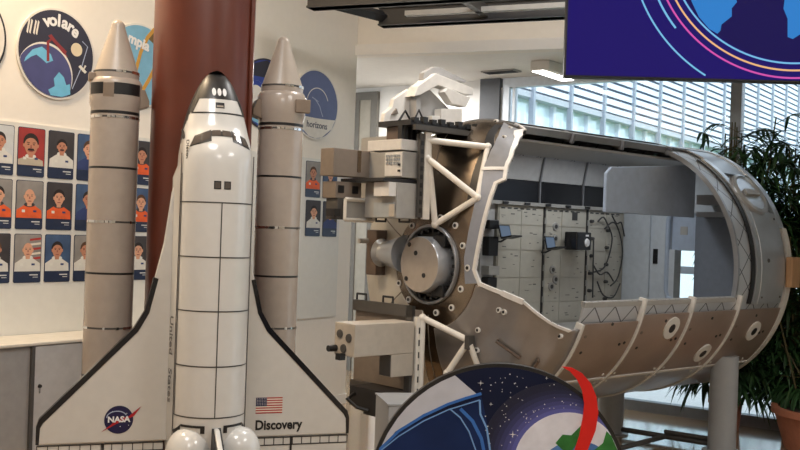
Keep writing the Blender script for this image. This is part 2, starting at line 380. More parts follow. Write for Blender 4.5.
def portrait(s, ztop, bg, skin, hair, suit, label, big=1.22, tache=False, flag=False, bald=False):
    W, Hh = .205, .325; b = MB(); y = -.0005; mi = lambda v: (min(max(v[0],.004),W-.004), v[1])
    b.prism([(.008,0),(W-.008,0),(W,.008),(W,Hh-.008),(W-.008,Hh),(.008,Hh),(0,Hh-.008),(0,.008)],-.004,y,'navy')
    L = lambda k: -.004-.0004*k
    b.prism([(.004,.075),(W-.004,.075),(W-.004,Hh-.012),(W-.012,Hh-.004),(.012,Hh-.004),(.004,Hh-.012)],L(1),-.004,bg)
    cx = W*.5+rnd.uniform(-.008,.008); hz = .205*1.0+.01
    if flag:
        for i in range(5): b.prism([(.115,.15+i*.032),(W-.006,.16+i*.032),(W-.006,.174+i*.032),(.115,.164+i*.032)],L(2),L(1),'flag_red' if i%2==0 else 'flag_white')
    hr = .034*big; hh = .045*big
    if big > 1.3: hz = .205
    sh = .097
    sz = hz-hh
    b.prism([mi(p) for p in [(cx-sh,.076),(cx+sh,.076),(cx+sh*.96,.076+(sz-.076)*.62),(cx+.045,sz-.004),(cx+.02,sz+.006),(cx-.02,sz+.006),(cx-.045,sz-.004),(cx-sh*.96,.076+(sz-.076)*.62)]],L(3),L(1),suit)
    if suit != 'suit_blue':
        b.prism(circle(cx,sz+.004,.034*min(big,1.2),20,0,360,.016),L(4),L(3),'bg_dark' if suit=='suit_orange' else 'panel_grey')
        b.prism([(cx+.03,.115),(cx+.055,.115),(cx+.055,.128),(cx+.03,.128)],L(4),L(3),'suit_blue'); b.prism([(cx-.055,.112),(cx-.032,.112),(cx-.032,.13),(cx-.055,.13)],L(4),L(3),'panel_grey')
    b.prism([(cx-.016,sz-.006),(cx+.016,sz-.006),(cx+.018,hz-.01),(cx-.018,hz-.01)],L(5),L(3),skin)
    if not bald: b.prism(circle(cx,hz+.014*big,hr*1.05,24,0,360,hh*.84),L(6),L(3),hair)
    b.prism([(cx-hr*1.08,hz-.006),(cx-hr*.9,hz-.012),(cx-hr*.9,hz+.012),(cx-hr*1.08,hz+.01)],L(6)-.0001,L(3),skin); b.prism([(cx+hr*1.08,hz-.006),(cx+hr*.9,hz-.012),(cx+hr*.9,hz+.012),(cx+hr*1.08,hz+.01)],L(6)-.0001,L(3),skin)
    fc = [(cx+hr*.93*math.cos(a)*(1 if math.sin(a)>0 else 1-.22*abs(math.sin(a))), hz+hh*(.72 if (math.sin(a)>0 and not bald) else .95)*math.sin(a)) for a in [2*math.pi*i/26 for i in range(26)]]
    b.prism(fc,L(7),L(3),skin)
    for q in (-1,1):
        b.prism(circle(cx+q*hr*.38,hz+hh*.12,hr*.15,10,0,360,hh*.05),L(8),L(7),'hair_dark'); b.prism([(cx+q*hr*.2,hz+hh*.24),(cx+q*hr*.6,hz+hh*.26),(cx+q*hr*.58,hz+hh*.33),(cx+q*hr*.2,hz+hh*.30)],L(8),L(7),hair)
    b.prism([(cx-hr*.12,hz-hh*.22),(cx+hr*.12,hz-hh*.22),(cx+hr*.05,hz+hh*.08),(cx-hr*.05,hz+hh*.08)],L(8),L(7),'lip' if skin!='skin_c' else 'hair_brown')
    b.prism(circle(cx,hz-hh*.5,hr*.36,12,0,360,hh*.06),L(8),L(7),'lip')
    if tache: b.prism([(cx-hr*.5,hz-hh*.44),(cx+hr*.5,hz-hh*.44),(cx+hr*.34,hz-hh*.25),(cx-hr*.34,hz-hh*.25)],L(9),L(7),hair)
    b.prism([(W-.085,.048),(W-.022,.048),(W-.022,.055),(W-.085,.055)],L(1),-.004,'card_white'); b.prism([(W-.06,.034),(W-.022,.034),(W-.022,.038),(W-.06,.038)],L(1),-.004,'card_white')
    p = Vector((AX,AY,0)) + E1*s + E2*.0145; p.z = ztop-Hh
    o = b.build('portrait_card',loc=p,rotz=RW); tag(o,label,'portrait','portrait cards on the grey board'); return o
S0 = -3.82; PS = .2325; ZT = (2.25,1.9,1.545)
P = [ # column, row, ...
 (0,0,'bg_white','skin_b','hair_dark','suit_white','portrait card cut by the photo edge, dark hair and white suit, top row',{}),
 (1,0,'bg_red','skin_b','hair_dark','suit_beige','portrait card of a moustached man close up against a red backdrop',dict(big=1.62,tache=True)),
 (2,0,'bg_dark','skin_b','hair_dark','suit_white','top row portrait card with white spacesuit on dark backdrop, beside the moustached man',dict(tache=True,big=1.1)),
 (3,0,'bg_blue','skin_a','hair_brown','suit_blue','top row portrait card half hidden by the left booster, blue backdrop',dict(big=1.3)),
 (0,1,'bg_grey','skin_a','hair_dark','suit_orange','middle row portrait card cut by the photo edge, orange suit',{}),
 (1,1,'bg_grey','skin_a','hair_grey','suit_orange','portrait card of a bald person in an orange suit, middle row',dict(bald=True)),
 (2,1,'bg_dark','skin_a','hair_dark','suit_orange','dark-haired portrait card in orange suit on dark backdrop, beside the bald orange one',{}),
 (3,1,'bg_blue','skin_b','hair_dark','suit_blue','middle row portrait card half hidden by the left booster, dark blue clothing',{}),
 (0,2,'bg_dark','skin_b','hair_brown','suit_white','bottom row portrait card cut by the photo edge, white suit',{}),
 (1,2,'bg_grey','skin_a','hair_grey','suit_white','portrait card of a bald person in a white suit before a striped flag',dict(bald=True,flag=True,big=1.15)),
 (2,2,'bg_blue','skin_b','hair_dark','suit_white','bottom row portrait card, dark-haired person in white suit beside the flag portrait',{}),
 (3,2,'bg_grey','skin_b','hair_brown','suit_white','bottom row portrait card half hidden by the left booster, white suit',{}),
 (5,0,'bg_dark','skin_b','hair_dark','suit_orange','top portrait card in the gap between left booster and orange tank',{}),
 (5,1,'bg_blue','skin_a','hair_brown','suit_orange','middle portrait card in the gap between left booster and orange tank',{}),
 (5,2,'bg_dark','skin_a','hair_dark','suit_white','bottom portrait card in the gap between left booster and orange tank, white suit',{}),
]
for c_,r_,bg,sk,ha,su,lb,kw in P: portrait(S0+PS*c_,ZT[r_],bg,sk,ha,su,lb,**kw)
for s,r_,bg,sk,ha,su,lb in [
 (-.700,0,'bg_grey','skin_b','hair_brown','suit_orange','upper portrait card beside the right booster, orange suit'),
 (-.462,0,'bg_blue','skin_a','hair_brown','suit_orange','upper portrait card at the far end of the board, blue backdrop'),
 (-.685,1,'bg_dark','skin_a','hair_dark','suit_white','lower portrait card beside the right booster, white suit'),
 (-.445,1,'bg_dark','skin_b','hair_dark','suit_blue','lower portrait card at the far end of the board, dark blue suit')]:
    portrait(s,ZT[r_],bg,sk,ha,su,lb)

# round mission emblems
mk('patch_navy',srgb(42,40,58),.45,noise=.1,scale=4); mk('patch_blue',srgb(110,185,220),.45); mk('patch_violet',srgb(70,72,120),.45,noise=.15,scale=5); mk('patch_red',srgb(135,40,42),.5); mk('patch_sun',srgb(220,205,175),.5)
mk('patch_sky',srgb(122,176,205),.45,noise=.06); mk('patch_gold',srgb(200,150,60),.45); mk('patch_brown',srgb(110,88,50),.5); mk('patch_royal',srgb(40,62,150),.45); mk('patch_slate',srgb(88,100,140),.5,noise=.05); mk('patch_white',srgb(222,218,210),.5); mk('patch_line',srgb(165,175,200),.5); mk('patch_dark_text',srgb(70,74,90),.5)
def emblem(name, label, s, z, r):
    p = Vector((AX,AY,0)) + E1*s + E2*.0005; p.z = z
    return thing('mission_emblem',label,'emblem',p,RW,'round mission emblems on the left wall')
def disc(t, r, rim, face):
    MB().prism(circle(0,0,r,64),-.014,0,rim).build('rim',t); MB().prism(circle(0,0,r*.955,64),-.0155,-.0142,face).build('face',t)
t = emblem('e','round navy emblem with the word volare, a planet and a small moon',-3.312,2.77,.308); disc(t,.308,'patch_white','patch_navy')
r=.308; b = MB()
def clipc(pts, R): return [(x,z) if math.hypot(x,z)<R else (x*R/math.hypot(x,z), z*R/math.hypot(x,z)) for x,z in pts]
b.prism(clipc(circle(-.085,-.15,.215,48),.292),-.0162,-.0155,'patch_white'); b.prism(clipc(circle(-.092,-.165,.215,48),.2915),-.0168,-.0162,'patch_violet')
b.build('planet',t)
b = MB()
b.prism(clipc([(-.24,-.06),(-.19,.0),(-.12,.03),(-.05,-.01),(-.03,-.05),(-.08,-.075),(-.12,-.05),(-.16,-.03),(-.20,-.05),(-.25,-.09)],.29),-.0173,-.0168,'patch_blue')
b.prism(clipc([(-.02,-.17),(.02,-.12),(.06,-.15),(.08,-.20),(.11,-.19),(.115,-.26),(.05,-.285),(-.04,-.285),(-.06,-.25),(-.01,-.22)],.29),-.0173,-.0168,'patch_blue')
b.build('continents',t)
b = MB(); bandpoly(b,[(-.07,-.06),(-.075,.07),(-.04,.10),(.02,.055),(.07,.02)],.02,-.0178,-.0168,'patch_red'); b.prism([(-.075,.11),(-.05,.125),(.09,-.01),(.05,.01)],-.0182,-.0168,'patch_red'); b.build('red_ribbon',t)
MB().prism(circle(.155,.055,.046,24),-.0172,-.0155,'patch_sun').build('moon',t)
b = MB(); bandpoly(b,[(.20,.12),(.245,.09),(.20,-.06),(.13,-.22)],.006,-.0168,-.0155,'patch_line'); b.prism([(.175,-.06),(.19,-.045),(.245,-.085),(.23,-.1)],-.017,-.0155,'patch_white'); b.prism([(.205,-.09),(.217,-.08),(.24,-.045),(.227,-.04)],-.017,-.0155,'patch_white'); b.build('satellite',t)
b = MB()
for x in (-.235,-.215,-.185,-.165): b.prism([(x-.005,.11+abs(x+.2)*.0),(x+.005,.10),(x+.02,.19),(x+.01,.20)],-.017,-.0155,'patch_white')
b.build('station_symbol',t)
for i,ch in enumerate('volare'):
    a = R_(113-i*12.4); 
    text('letter',ch,.115,'print_white',t,Matrix.Translation((.225*math.cos(a),-.0165,.225*math.sin(a)))@Matrix.Rotation((math.pi/2-a)*.75,4,'Y')@FACE,depth=.0008,bold=.004)
t = emblem('e','pale blue emblem with a gold loop, showing beside the nose of the left booster',-2.60,2.80,.31); disc(t,.31,'patch_white','patch_sky')
b = MB()
bandpoly(b,[(-.08,-.22),(-.04,-.05),(.0,.1),(.06,.22),(.12,.29),(.19,.30),(.23,.22),(.18,.08),(.08,-.1),(.0,-.22)],.028,-.018,-.0155,'patch_gold'); b.build('gold_loop',t)
MB().prism([(.07,.21),(.11,.265),(.17,.275),(.19,.23),(.16,.16)],-.0176,-.0155,'patch_brown').build('emblem_core',t)
text('lettering','mpia',.105,'print_white',t,Matrix.Translation((-.02,-.0185,.17))@Matrix.Rotation(R_(12),4,'Y')@FACE,depth=.0008,bold=.004)
t = emblem('e','round emblem with a black ring cut off by the photo edge',-4.01,2.79,.305); disc(t,.315,'black','patch_white')
t = emblem('e','royal blue emblem with white swirl, between the orange tank and the right booster',-1.25,2.77,.30); disc(t,.30,'patch_navy','patch_royal')
b = MB(); b.prism(arcband(-.12,-.03,.11,.04,0,360),-.0168,-.0155,'patch_white'); b.build('white_ring',t)
MB().prism(clipc([(-.32,.17),(.3,.17),(.2,.3),(0,.32),(-.2,.3)],.285),-.0165,-.0155,'patch_navy').build('dark_cap',t)
MB().prism(clipc([(-.30,-.19),(.3,-.19),(.2,-.3),(0,-.32),(-.2,-.3)],.285),-.0165,-.0155,'patch_sky').build('pale_base',t)
t = emblem('e','slate blue and white emblem lettered horizons, on the wall right of the right booster',-.592,2.762,.318); disc(t,.318,'patch_white','patch_slate')
MB().prism(clipc([(-.33,-.11)]+[(-.33+.66*i/12,-.11-.012*math.sin(math.pi*i/12)) for i in range(1,12)]+[(.33,-.11),(.25,-.22),(.1,-.32),(0,-.33),(-.1,-.32),(-.25,-.22)],.303),-.0165,-.0155,'patch_white').build('white_base',t)
b = MB(); bandpoly(b,circle(.02,.0,.15,20,20,165),.008,-.0165,-.0155,'patch_white'); bandpoly(b,[(-.02,.05),(.05,-.01),(.08,-.07),(.1,-.1)],.008,-.0165,-.0155,'patch_line'); bandpoly(b,[(-.06,.06),(.03,.03)],.007,-.0165,-.0155,'patch_line'); b.build('line_drawing',t)
text('lettering','horizons',.082,'patch_dark_text',t,Matrix.Translation((.02,-.0175,-.185))@FACE,depth=.0008,bold=.001)

# sideboard under the board
t = thing('sideboard','low grey sideboard with sliding doors under the portrait board','sideboard',(Vector((AX,AY,0))+E1*-3.72+E2*.02),RW)
MB().box(-1.3,1.6,-.40,-.01,.06,.855,'cab_dark').build('body',t); MB().box(-1.3,1.6,-.38,-.02,.0,.06,'black').build('plinth',t)
MB().box(-1.32,1.62,-.425,0,.856,.875,'cab_top').build('top',t,bevel=.004)
MB().box(-1.28,.0,-.404,-.401,.09,.845,'cab_dark').build('door',t)
b = MB().box(.02,1.15,-.418,-.404,.08,.85,'cab_light').build('door',t); 
MB().box(.0,.024,-.424,-.404,.08,.85,'dark_frame').build('door_edge',t); MB().box(1.17,1.58,-.412,-.404,.08,.85,'cab_light').build('door',t)
b = MB(); b.lathe([(0,-.012),(.011,-.012),(.013,0),(0,0)],'black',n=14,axis='y',origin=(.065,-.418,.60)); b.build('lock',t)
MB().box(.060,.070,-.423,-.4185,.555,.59,'chrome').build('key',t)
# ================================================================== THE SPACE MODULE (cutaway cylinder on columns)
MA = .729; CA, SA = math.cos(MA), math.sin(MA); MP = (.529,7.0); ZC = 1.432; RM = 1.008; LM = 2.57
def loc3(P):
    dx, dy = P[0]-MP[0], P[1]-MP[1]; return (dx*CA+dy*SA, dx*SA-dy*CA, P[2]-ZC)
def lray(px, py):
    d = ray(px,py); o = loc3((0,0,CZ)); e = loc3((d[0],d[1],CZ+d[2])); return o, [e[i]-o[i] for i in range(3)]
def onv(px, py, v):
    o, d = lray(px,py); k = (v-o[1])/d[1]; return (o[0]+k*d[0], o[2]+k*d[2])       # -> (along axis, height)
def ont(px, py, t):
    o, d = lray(px,py); k = (t-o[0])/d[0]; return (o[1]+k*d[1], o[2]+k*d[2])       # -> (towards viewer, height)
PROF = [(-.415,.26),(-.405,.42),(-.385,.55),(-.355,.66),(-.315,.76),(-.265,.85),(-.20,.925),(-.12,.975),(-.05,.998),(0,1.008)]
def rad(t):
    if t >= 0: return RM
    for (a,b_),(c,d) in zip(PROF,PROF[1:]):
        if t <= c: return b_+(d-b_)*(t-a)/(c-a)
def tof(r):
    for (a,b_),(c,d) in zip(PROF,PROF[1:]):
        if r <= d: return a+(c-a)*max(0,(r-b_))/(d-b_)
    return 0.
def mp(t, v, w): return (t, -v, ZC+w)
def ontop(v, w, lift):                 # point on the end dome raised along its normal
    r = max(.2621,min(math.hypot(v,w),1.0079)); s_ = 0.
    for (a,b_),(c,d) in zip(PROF,PROF[1:]):
        if r <= d: s_ = (c-a)/max(d-b_,1e-6); break
    q = math.hypot(1,s_); k = (r+lift*s_/q)/max(math.hypot(v,w),1e-6)
    return mp(tof(r)-lift/q, v*k, w*k)
mod = thing('space_module_mockup','cutaway silver and bronze cylindrical space station module standing on grey columns','space module',(MP[0],MP[1],0),MA)
# opening in the end dome: outline in (v,w)
def dome_vw(px, py):
    o, d = lray(px,py); lo = None; k = 4.0
    while k < 11:
        p = [o[j]+k*d[j] for j in range(3)]
        if -.415 <= p[0] <= .3:
            r_ = math.hypot(p[1],p[2])
            if r_ <= rad(min(p[0],0)): return (p[1],p[2])
        k += .002
    return None
opx = [(520,138),(516,147),(512,158),(508,168),(506,180),(497,184),(490,205),(476,270),(481,283),(503,292),(524,301),(570,330)]
ovw = [dome_vw(*p) for p in opx]
A70 = R_(72)
top_in = (math.cos(R_(65)),math.sin(R_(65)))
OP = [top_in] + ovw + [(1.1,-.33),(1.1,.9)]
def inside(p, poly):
    c = False; n = len(poly)
    for i in range(n):
        (x1,y1),(x2,y2) = poly[i], poly[(i+1)%n]
        if (y1>p[1]) != (y2>p[1]) and p[0] < (x2-x1)*(p[1]-y1)/(y2-y1)+x1: c = not c
    return c
# end dome
def dome(name, mtl, keep, off=0., thick=.014):
    b = MB(); na = 480; rs = [.262+(1.0085-.262)*i/64 for i in range(65)]; vs = []
    for r in rs:
        for j in range(na): a = 2*math.pi*j/na; vs.append(mp(tof(r)-off, r*math.cos(a), r*math.sin(a)))
    fs = []
    for i in range(64):
        for j in range(na):
            a = 2*math.pi*(j+.5)/na; r = (rs[i]+rs[i+1])/2
            if keep(r*math.cos(a), r*math.sin(a), math.degrees(a), r): fs.append((i*na+j, i*na+(j+1)%na, (i+1)*na+(j+1)%na, (i+1)*na+j))
    used = sorted({q for f in fs for q in f}); ix = {q:n for n,q in enumerate(used)}
    b.add([vs[q] for q in used],[tuple(ix[q] for q in f) for f in fs],mtl,True)
    return b.build(name,mod,solid=thick)
gp = lambda v,w,a,r: (v>.0 and w<-.10 and r>.42 and 275<a<345 and not inside((v,w),OP))
lf = lambda v,w,a,r: 128<a<262 and r>.36
dome('end_dome','bronze',lambda v,w,a,r: not inside((v,w),OP) and not gp(v,w,a,r) and not lf(v,w,a,r))
dome('insulation_panel','insulation',lf)
dome('cone_panel','cone_grey',gp)
# grey frame following the cut in the dome, with its white edge
def strip_on_dome(name, inner, outer, k, lift=.012):
    b = MB(); n = 6
    def rs(pl):
        out = []
        for i in range(len(pl)-1):
            for j in range(n): f = j/n; out.append((pl[i][0]*(1-f)+pl[i+1][0]*f, pl[i][1]*(1-f)+pl[i+1][1]*f))
        return out+[pl[-1]]
    I, O = rs(inner), rs(outer); m_ = 5; vs = []
    for lf in (lift, lift-.02):
        for p, q in zip(I,O):
            for j in range(m_+1):
                f = j/m_; vs.append(ontop(p[0]*(1-f)+q[0]*f, p[1]*(1-f)+q[1]*f, lf))
    W = m_+1; N_ = len(I); fs = []
    for i in range(N_-1):
        for j in range(m_): q = i*W+j; fs += [(q,q+1,q+W+1,q+W),(N_*W+q,N_*W+q+W,N_*W+q+W+1,N_*W+q+1)]
        q = i*W; fs.append((q,q+W,N_*W+q+W,N_*W+q)); q = i*W+m_; fs.append((q,N_*W+q,N_*W+q+W,q+W))
    fs.append(tuple([j for j in range(W)]+[N_*W+j for j in reversed(range(W))])); e=(N_-1)*W
    fs.append(tuple([e+j for j in reversed(range(W))]+[N_*W+e+j for j in range(W)]))
    b.add(vs,fs,k,True); return b.build(name,mod)
def pxs(L): return [dome_vw(*p) for p in L]
up_in = [(.26,.968),top_in]+ovw[0:4]; up_out = pxs([(503,126),(501,130),(498,138),(494,147),(489,158),(484,168)])
fr = strip_on_dome('opening_frame',up_in,up_out,'frame_grey')
lo_in = ovw[3:9]; lo_out = pxs([(484,168),(482,178),(479,190),(475,207),(465,258),(466,284)])
strip_on_dome('opening_frame',lo_in,lo_out,'frame_blue_grey')
def shrink(pl, d):
    out = []
    for i,p in enumerate(pl):
        a = pl[max(i-1,0)]; c = pl[min(i+1,len(pl)-1)]; dx,dy = c[0]-a[0],c[1]-a[1]; q = math.hypot(dx,dy); out.append((p[0]+dy/q*d, p[1]-dx/q*d))
    return out
edge = [top_in]+ovw[0:10]
strip_on_dome('white_edge',shrink(edge,-.006),shrink(edge,.018),'plate_white',.02)
strip_on_dome('white_edge',shrink(ovw[9:11],-.012),shrink(ovw[9:11],.022),'plate_white',.022)
strip_on_dome('white_edge',shrink(ovw[10:13],-.004),shrink(ovw[10:13],.012),'plate_white',.018)
strip_on_dome('white_edge',[up_out[5],ovw[3]],[(up_out[5][0]-.004,up_out[5][1]-.02),(ovw[3][0]-.004,ovw[3][1]-.02)],'plate_white',.02)
bo = pxs([(495,126),(484,148),(474,172),(468,200)]); bi = pxs([(503.5,126),(494.5,147),(484.5,168),(476,203)])
strip_on_dome('black_band',bi,bo,'black',.011)
strip_on_dome('seam',pxs([(466,283),(490,294),(512,304),(540,318)]),[(p[0]-.002,p[1]-.008) for p in pxs([(466,283),(490,294),(512,304),(540,318)])],'plate_white',.006)
# radial seams on the dome
for a in (95,120,150,180,215,245,268):
    b = MB(); pts = []
    for i in range(13):
        r_ = .34+(.99-.34)*i/12; pts.append(ontop(r_*math.cos(R_(a)), r_*math.sin(R_(a)),.006))
    b.tube(pts,.005,'tan_box' if a<270 else 'silver_dark',n=6); b.build('seam',mod)
def bolt(v, w, t, r=.022):
    b = MB(); b.lathe([(0,-.013),(r*.55,-.013),(r*.55,-.010),(r,-.010),(r,.01),(0,.01)],'plate_white',n=16,axis='x',origin=mp(t,v,w),ks=['black','black','plate_white','plate_white','plate_white'],smooth=False); b.build('bolt',mod)
for i in range(14):
    a = R_(-78+i*25.7); r_ = .325+(.02 if i%2 else 0); bolt(r_*math.cos(a), r_*math.sin(a), tof(r_)-.006)
for px,py in ((497,122),(511,129),(505,138),(479,330),(500,310),(505,312),(478,350),(561,336)):
    q = dome_vw(px,py)
    if q: bolt(q[0],q[1],tof(min(math.hypot(*q),1.007))-.008,.018)
for (x0,y0,x1,y1) in ((498,340,520,356),(538,358,528,372)):
    p, q = onv(x0,y0,.62), onv(x1,y1,.62); qa, qb = dome_vw(x0,y0), dome_vw(x1,y1)
    if qa and qb:
        b = MB(); ta = tof(min(math.hypot(*qa),1)); tb = tof(min(math.hypot(*qb),1)); b.tube([ontop(*qa,0),ontop(*qa,.03),ontop(*qb,.03),ontop(*qb,0)],.010,'dark_brown',n=8); b.build('grab_bar',mod)
# docking ring, hatch plug, side horn
MB().lathe([(.264,-.40),(.270,-.44),(.266,-.448),(.252,-.448),(.247,-.44),(.244,-.38)],'silver_dark',axis='x',n=64,origin=(0,0,ZC)).build('docking_ring',mod)
MB().lathe([(.250,-.40),(.20,-.37),(0,-.37)],'dark_frame',axis='x',n=48,origin=(0,0,ZC)).build('ring_floor',mod)
for i in range(26):
    a = R_(i*360/26); b = MB()
    b.tube([mp(-.385,.229*math.cos(a),.229*math.sin(a)),mp(-.44,.229*math.cos(a),.229*math.sin(a))],.012,'black',n=6); b.build('ring_tooth',mod)
hp = MB().lathe([(.188,-.37),(.188,-.518),(.182,-.53),(0,-.53)],'plate_white',axis='x',n=56,origin=(0,0,ZC),ks=['silver','silver','hatch_grey']).build('hatch_plug',mod)
for v,w in ((-.035,.075),(.05,-.07),(-.10,.13),(-.12,-.10)): MB().lathe([(0,-.534),(.016,-.534),(.016,-.53),(0,-.53)],'black',axis='x',n=12,origin=mp(0,v,w)).build('bolt_hole',mod)
for w in (.16,-.17): MB().box(-.47,-.38,-.17,-.06,ZC+w-.04,ZC+w+.04,'black').build('latch_block',mod,bevel=.008)
b = MB(); b.lathe([(0,.24),(.13,.24),(.075,.46),(.10,.49),(0,.49)],'silver',axis='y',n=32,origin=(-.44,0,ZC+.06)); b.build('side_horn',mod)
MB().box(-.49,-.39,.49,.60,ZC-.10,ZC+.22,'dark_brown').build('horn_block',mod,bevel=.006)
b=MB(); b.tube([mp(-.52,-.55,.14),mp(-.60,-.55,.14)],.018,'grey_box'); b.build('horn_pin',mod)
# ---- barrel: pressure shell around the opening
LIP, TOP = -11., 71.
TR = 1.80
MB().shell(0,LM,TOP,180,.975,.992,'isogrid',ZC,nt=2,na=40).build('pressure_shell',mod)
MB().shell(0,LM,180,349,.975,.992,'isogrid',ZC,nt=2,na=60).build('pressure_shell',mod)
MB().shell(TR,LM,LIP,TOP,.975,.992,'isogrid',ZC,nt=2,na=36).build('pressure_shell',mod)
# first bay of the lower lip drops towards the dome
# outer panels
segs = [(.015,.60),(.625,1.195),(1.22,1.83),(1.855,2.50)]
for i,(a,b_) in enumerate(segs):
    MB().shell(a,b_,-46.5,-16.5 if i else -19,1.0,1.014,'brown_skin',ZC,na=16).build('skin_panel',mod)
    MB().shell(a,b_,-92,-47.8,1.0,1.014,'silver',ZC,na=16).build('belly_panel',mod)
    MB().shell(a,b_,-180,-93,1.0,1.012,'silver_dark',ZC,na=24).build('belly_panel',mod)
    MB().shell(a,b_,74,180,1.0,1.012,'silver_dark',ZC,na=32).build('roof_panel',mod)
MB().shell(0,LM,-47.8,-46.5,1.0,1.02,'plate_white',ZC,na=2).build('belt_strip',mod)
for t in (.0,.612,1.208,1.842):
    MB().shell(t-.010,t+.012,-92,LIP+(1 if t else -8),.97,1.026,'rib_white',ZC,na=32).build('rib',mod)
    MB().shell(t-.012,t+.012,TOP-2,110,.95,1.02,'frame_grey',ZC,na=12).build('roof_rib',mod)
MB().shell(2.505,2.57,-120,20,.99,1.02,'rib_white',ZC,na=60).build('end_rib',mod)
MB().shell(0,TR,TOP-.6,TOP+2.0,.97,1.018,'silver_dark',ZC,nt=2,na=3).build('upper_lip',mod)
MB().shell(.0,TR,LIP-2,LIP,.962,.998,'grey_box',ZC,nt=2,na=3).build('lower_lip',mod)
MB().shell(0,TR,TOP+4,TOP+22,1.012,1.022,'black',ZC,nt=2,na=8).build('roof_strip',mod)
MB().shell(TR-.012,TR+.012,LIP,TOP,.962,.998,'silver_dark',ZC,na=30).build('opening_edge',mod)
# the cut frame where it climbs over the rim
def rimpatch(nm, k, off, wd0, r0, r1):
    b = MB(); N_ = 14; vs = []
    for r in (r0,r1):
        for i in range(N_+1):
            th = 65+(TOP+4-65)*i/N_; te = .006+.085*(i/N_); a = R_(th); lo = max(-.0,te-wd0) if wd0 else 0.
            for t in (lo+off, te+off+.001): vs.append(mp(t,r*math.cos(a),r*math.sin(a)))
    W = 2*(N_+1); fs = []
    for i in range(N_): q = 2*i; fs += [(q,q+2,q+3,q+1),(W+q,W+q+1,W+q+3,W+q+2),(q+1,q+3,W+q+3,W+q+1),(q,W+q,W+q+2,q+2)]
    b.add(vs,fs,k,True); return b.build(nm,mod)
rimpatch('opening_frame','frame_grey',0,0,.985,1.012); rimpatch('white_edge','plate_white',.004,.022,.98,1.022)
# right end: silver covers, dark seam and round cover
MB().shell(1.98,2.03,LIP-3,60,.995,1.006,'black',ZC,na=30).build('dark_seam',mod)
MB().shell(2.10,2.46,-14,27,1.0,1.02,'silver',ZC,na=24).build('end_cover',mod,bevel=.004)
MB().shell(2.035,2.10,-14,60,1.0,1.016,'silver',ZC,na=30).build('end_cover',mod)
MB().shell(2.10,2.50,49,72,1.0,1.014,'silver_dark',ZC,na=20).build('end_cover',mod)
MB().shell(1.86,2.50,72,74,1.0,1.02,'silver',ZC,na=2).build('end_cover',mod)
MB().shell(2.46,2.53,20,90,.985,1.022,'silver',ZC,na=40).build('end_rim',mod)
b = MB(); a = R_(36.5); cv, cw = 1.0*math.cos(a), 1.0*math.sin(a)
b.lathe([(.19,-.06),(.19,.03),(.165,.04),(.15,.025),(0,.025)],'silver',axis='z',n=40)
b.box(-.10,.10,-.025,.025,.025,.05,'grey_box')
rc = b.build('round_cover',mod); rc.matrix_local = Matrix.Translation(mp(2.24,cv,cw)) @ Matrix.Rotation(math.pi/2-a,4,'X')
for (px,py) in ((671,328),(702,353),(753,331)):
    o,d = lray(px,py); aa=d[1]**2+d[2]**2; bb=o[1]*d[1]+o[2]*d[2]; cc=o[1]**2+o[2]**2-1.016**2; k=(-bb-math.sqrt(bb*bb-aa*cc))/aa
    p=[o[i]+k*d[i] for i in range(3)]; an=math.atan2(p[2],p[1])
    b = MB(); b.lathe([(0,.010),(.034,.010),(.034,.008),(.085,.006),(.085,-.006)],'rib_white',n=32,ks=['black','black','rib_white','rib_white'],smooth=False)
    q = b.build('vent_port',mod); q.matrix_local = Matrix.Translation(mp(*p)) @ Matrix.Rotation(math.pi/2-an,4,'X')
def surf_dot(t, ang, r=.011, k='black', R0=1.014, nm='fastener'):
    a = R_(ang); b = MB(); b.lathe([(0,.004),(r,.004),(r,-.004)],k,n=12,smooth=False)
    q = b.build(nm,mod); q.matrix_local = Matrix.Translation(mp(t,R0*math.cos(a),R0*math.sin(a))) @ Matrix.Rotation(math.pi/2-a,4,'X')
for i,(a,b_) in enumerate(segs):
    for t,an in ((a+.30,-19.5),(a+.09,-31),(a+.52,-28),(a+.47,-28.5)): surf_dot(t,an)
    for dt in (.05,.53): surf_dot(a+dt,-44.5,.010,'plate_white'); surf_dot(a+dt,-50,.010,'plate_white')
    surf_dot(a+.06,-24,.012,'tan_box')
surf_dot(2.20,5,.016,'dark_frame',1.021); surf_dot(2.42,-11,.008,'dark_frame',1.021); surf_dot(2.14,-11,.008,'dark_frame',1.021); surf_dot(2.42,24,.008,'dark_frame',1.021)
# wooden block on the right rim
MB().box(2.47,2.60,-1.075,-1.018,ZC-.12,ZC+.12,'wood_block').build('wood_block',mod,bevel=.005)
# ---- interior
def bx(name, t0,t1,v0,v1,w0,w1,k,parent=None,bevel=0.):
    return MB().box(t0,t1,-v0,-v1,ZC+w0,ZC+w1,k).build(name,parent or mod,bevel=bevel)
bx('interior_floor',.0,2.40,-.62,.72,-.53,-.505,'grey_box')
# overhead lockers: light strip, dark lamp band, pale panels
def slab(name, pts, t0, t1, k, th=.02):
    (v0,w0),(v1,w1) = pts; dv, dw = v1-v0, w1-w0; q = math.hypot(dv,dw); nv, nw = -dw/q*th, dv/q*th
    b = MB(); b.prism([(-v0,ZC+w0),(-v1,ZC+w1),(-(v1+nv),ZC+w1+nw),(-(v0+nv),ZC+w0+nw)],t0,t1,k,'yz'); return b.build(name,mod)
for i in range(3):
    t0 = .70+i*.568; t1 = t0+.55
    slab('overhead_band',((-.50,.487),(-.505,.66)),t0,t1,'black_gloss'); slab('overhead_panel',((-.505,.665),(-.468,.862)),t0,t1,'interior_grey')
    bx('overhead_post',t1+.002,t1+.014,-.53,-.49,.48,.68,'frame_grey'); slab('overhead_rib',((-.50,.668),(-.463,.862)),t1+.001,t1+.015,'frame_grey',-.012)
bx('ceiling_panel',.0,2.40,-.46,.30,.862,.880,'grey_box')
bx('overhead_rail',.66,2.40,-.515,-.47,.458,.486,'grey_box')
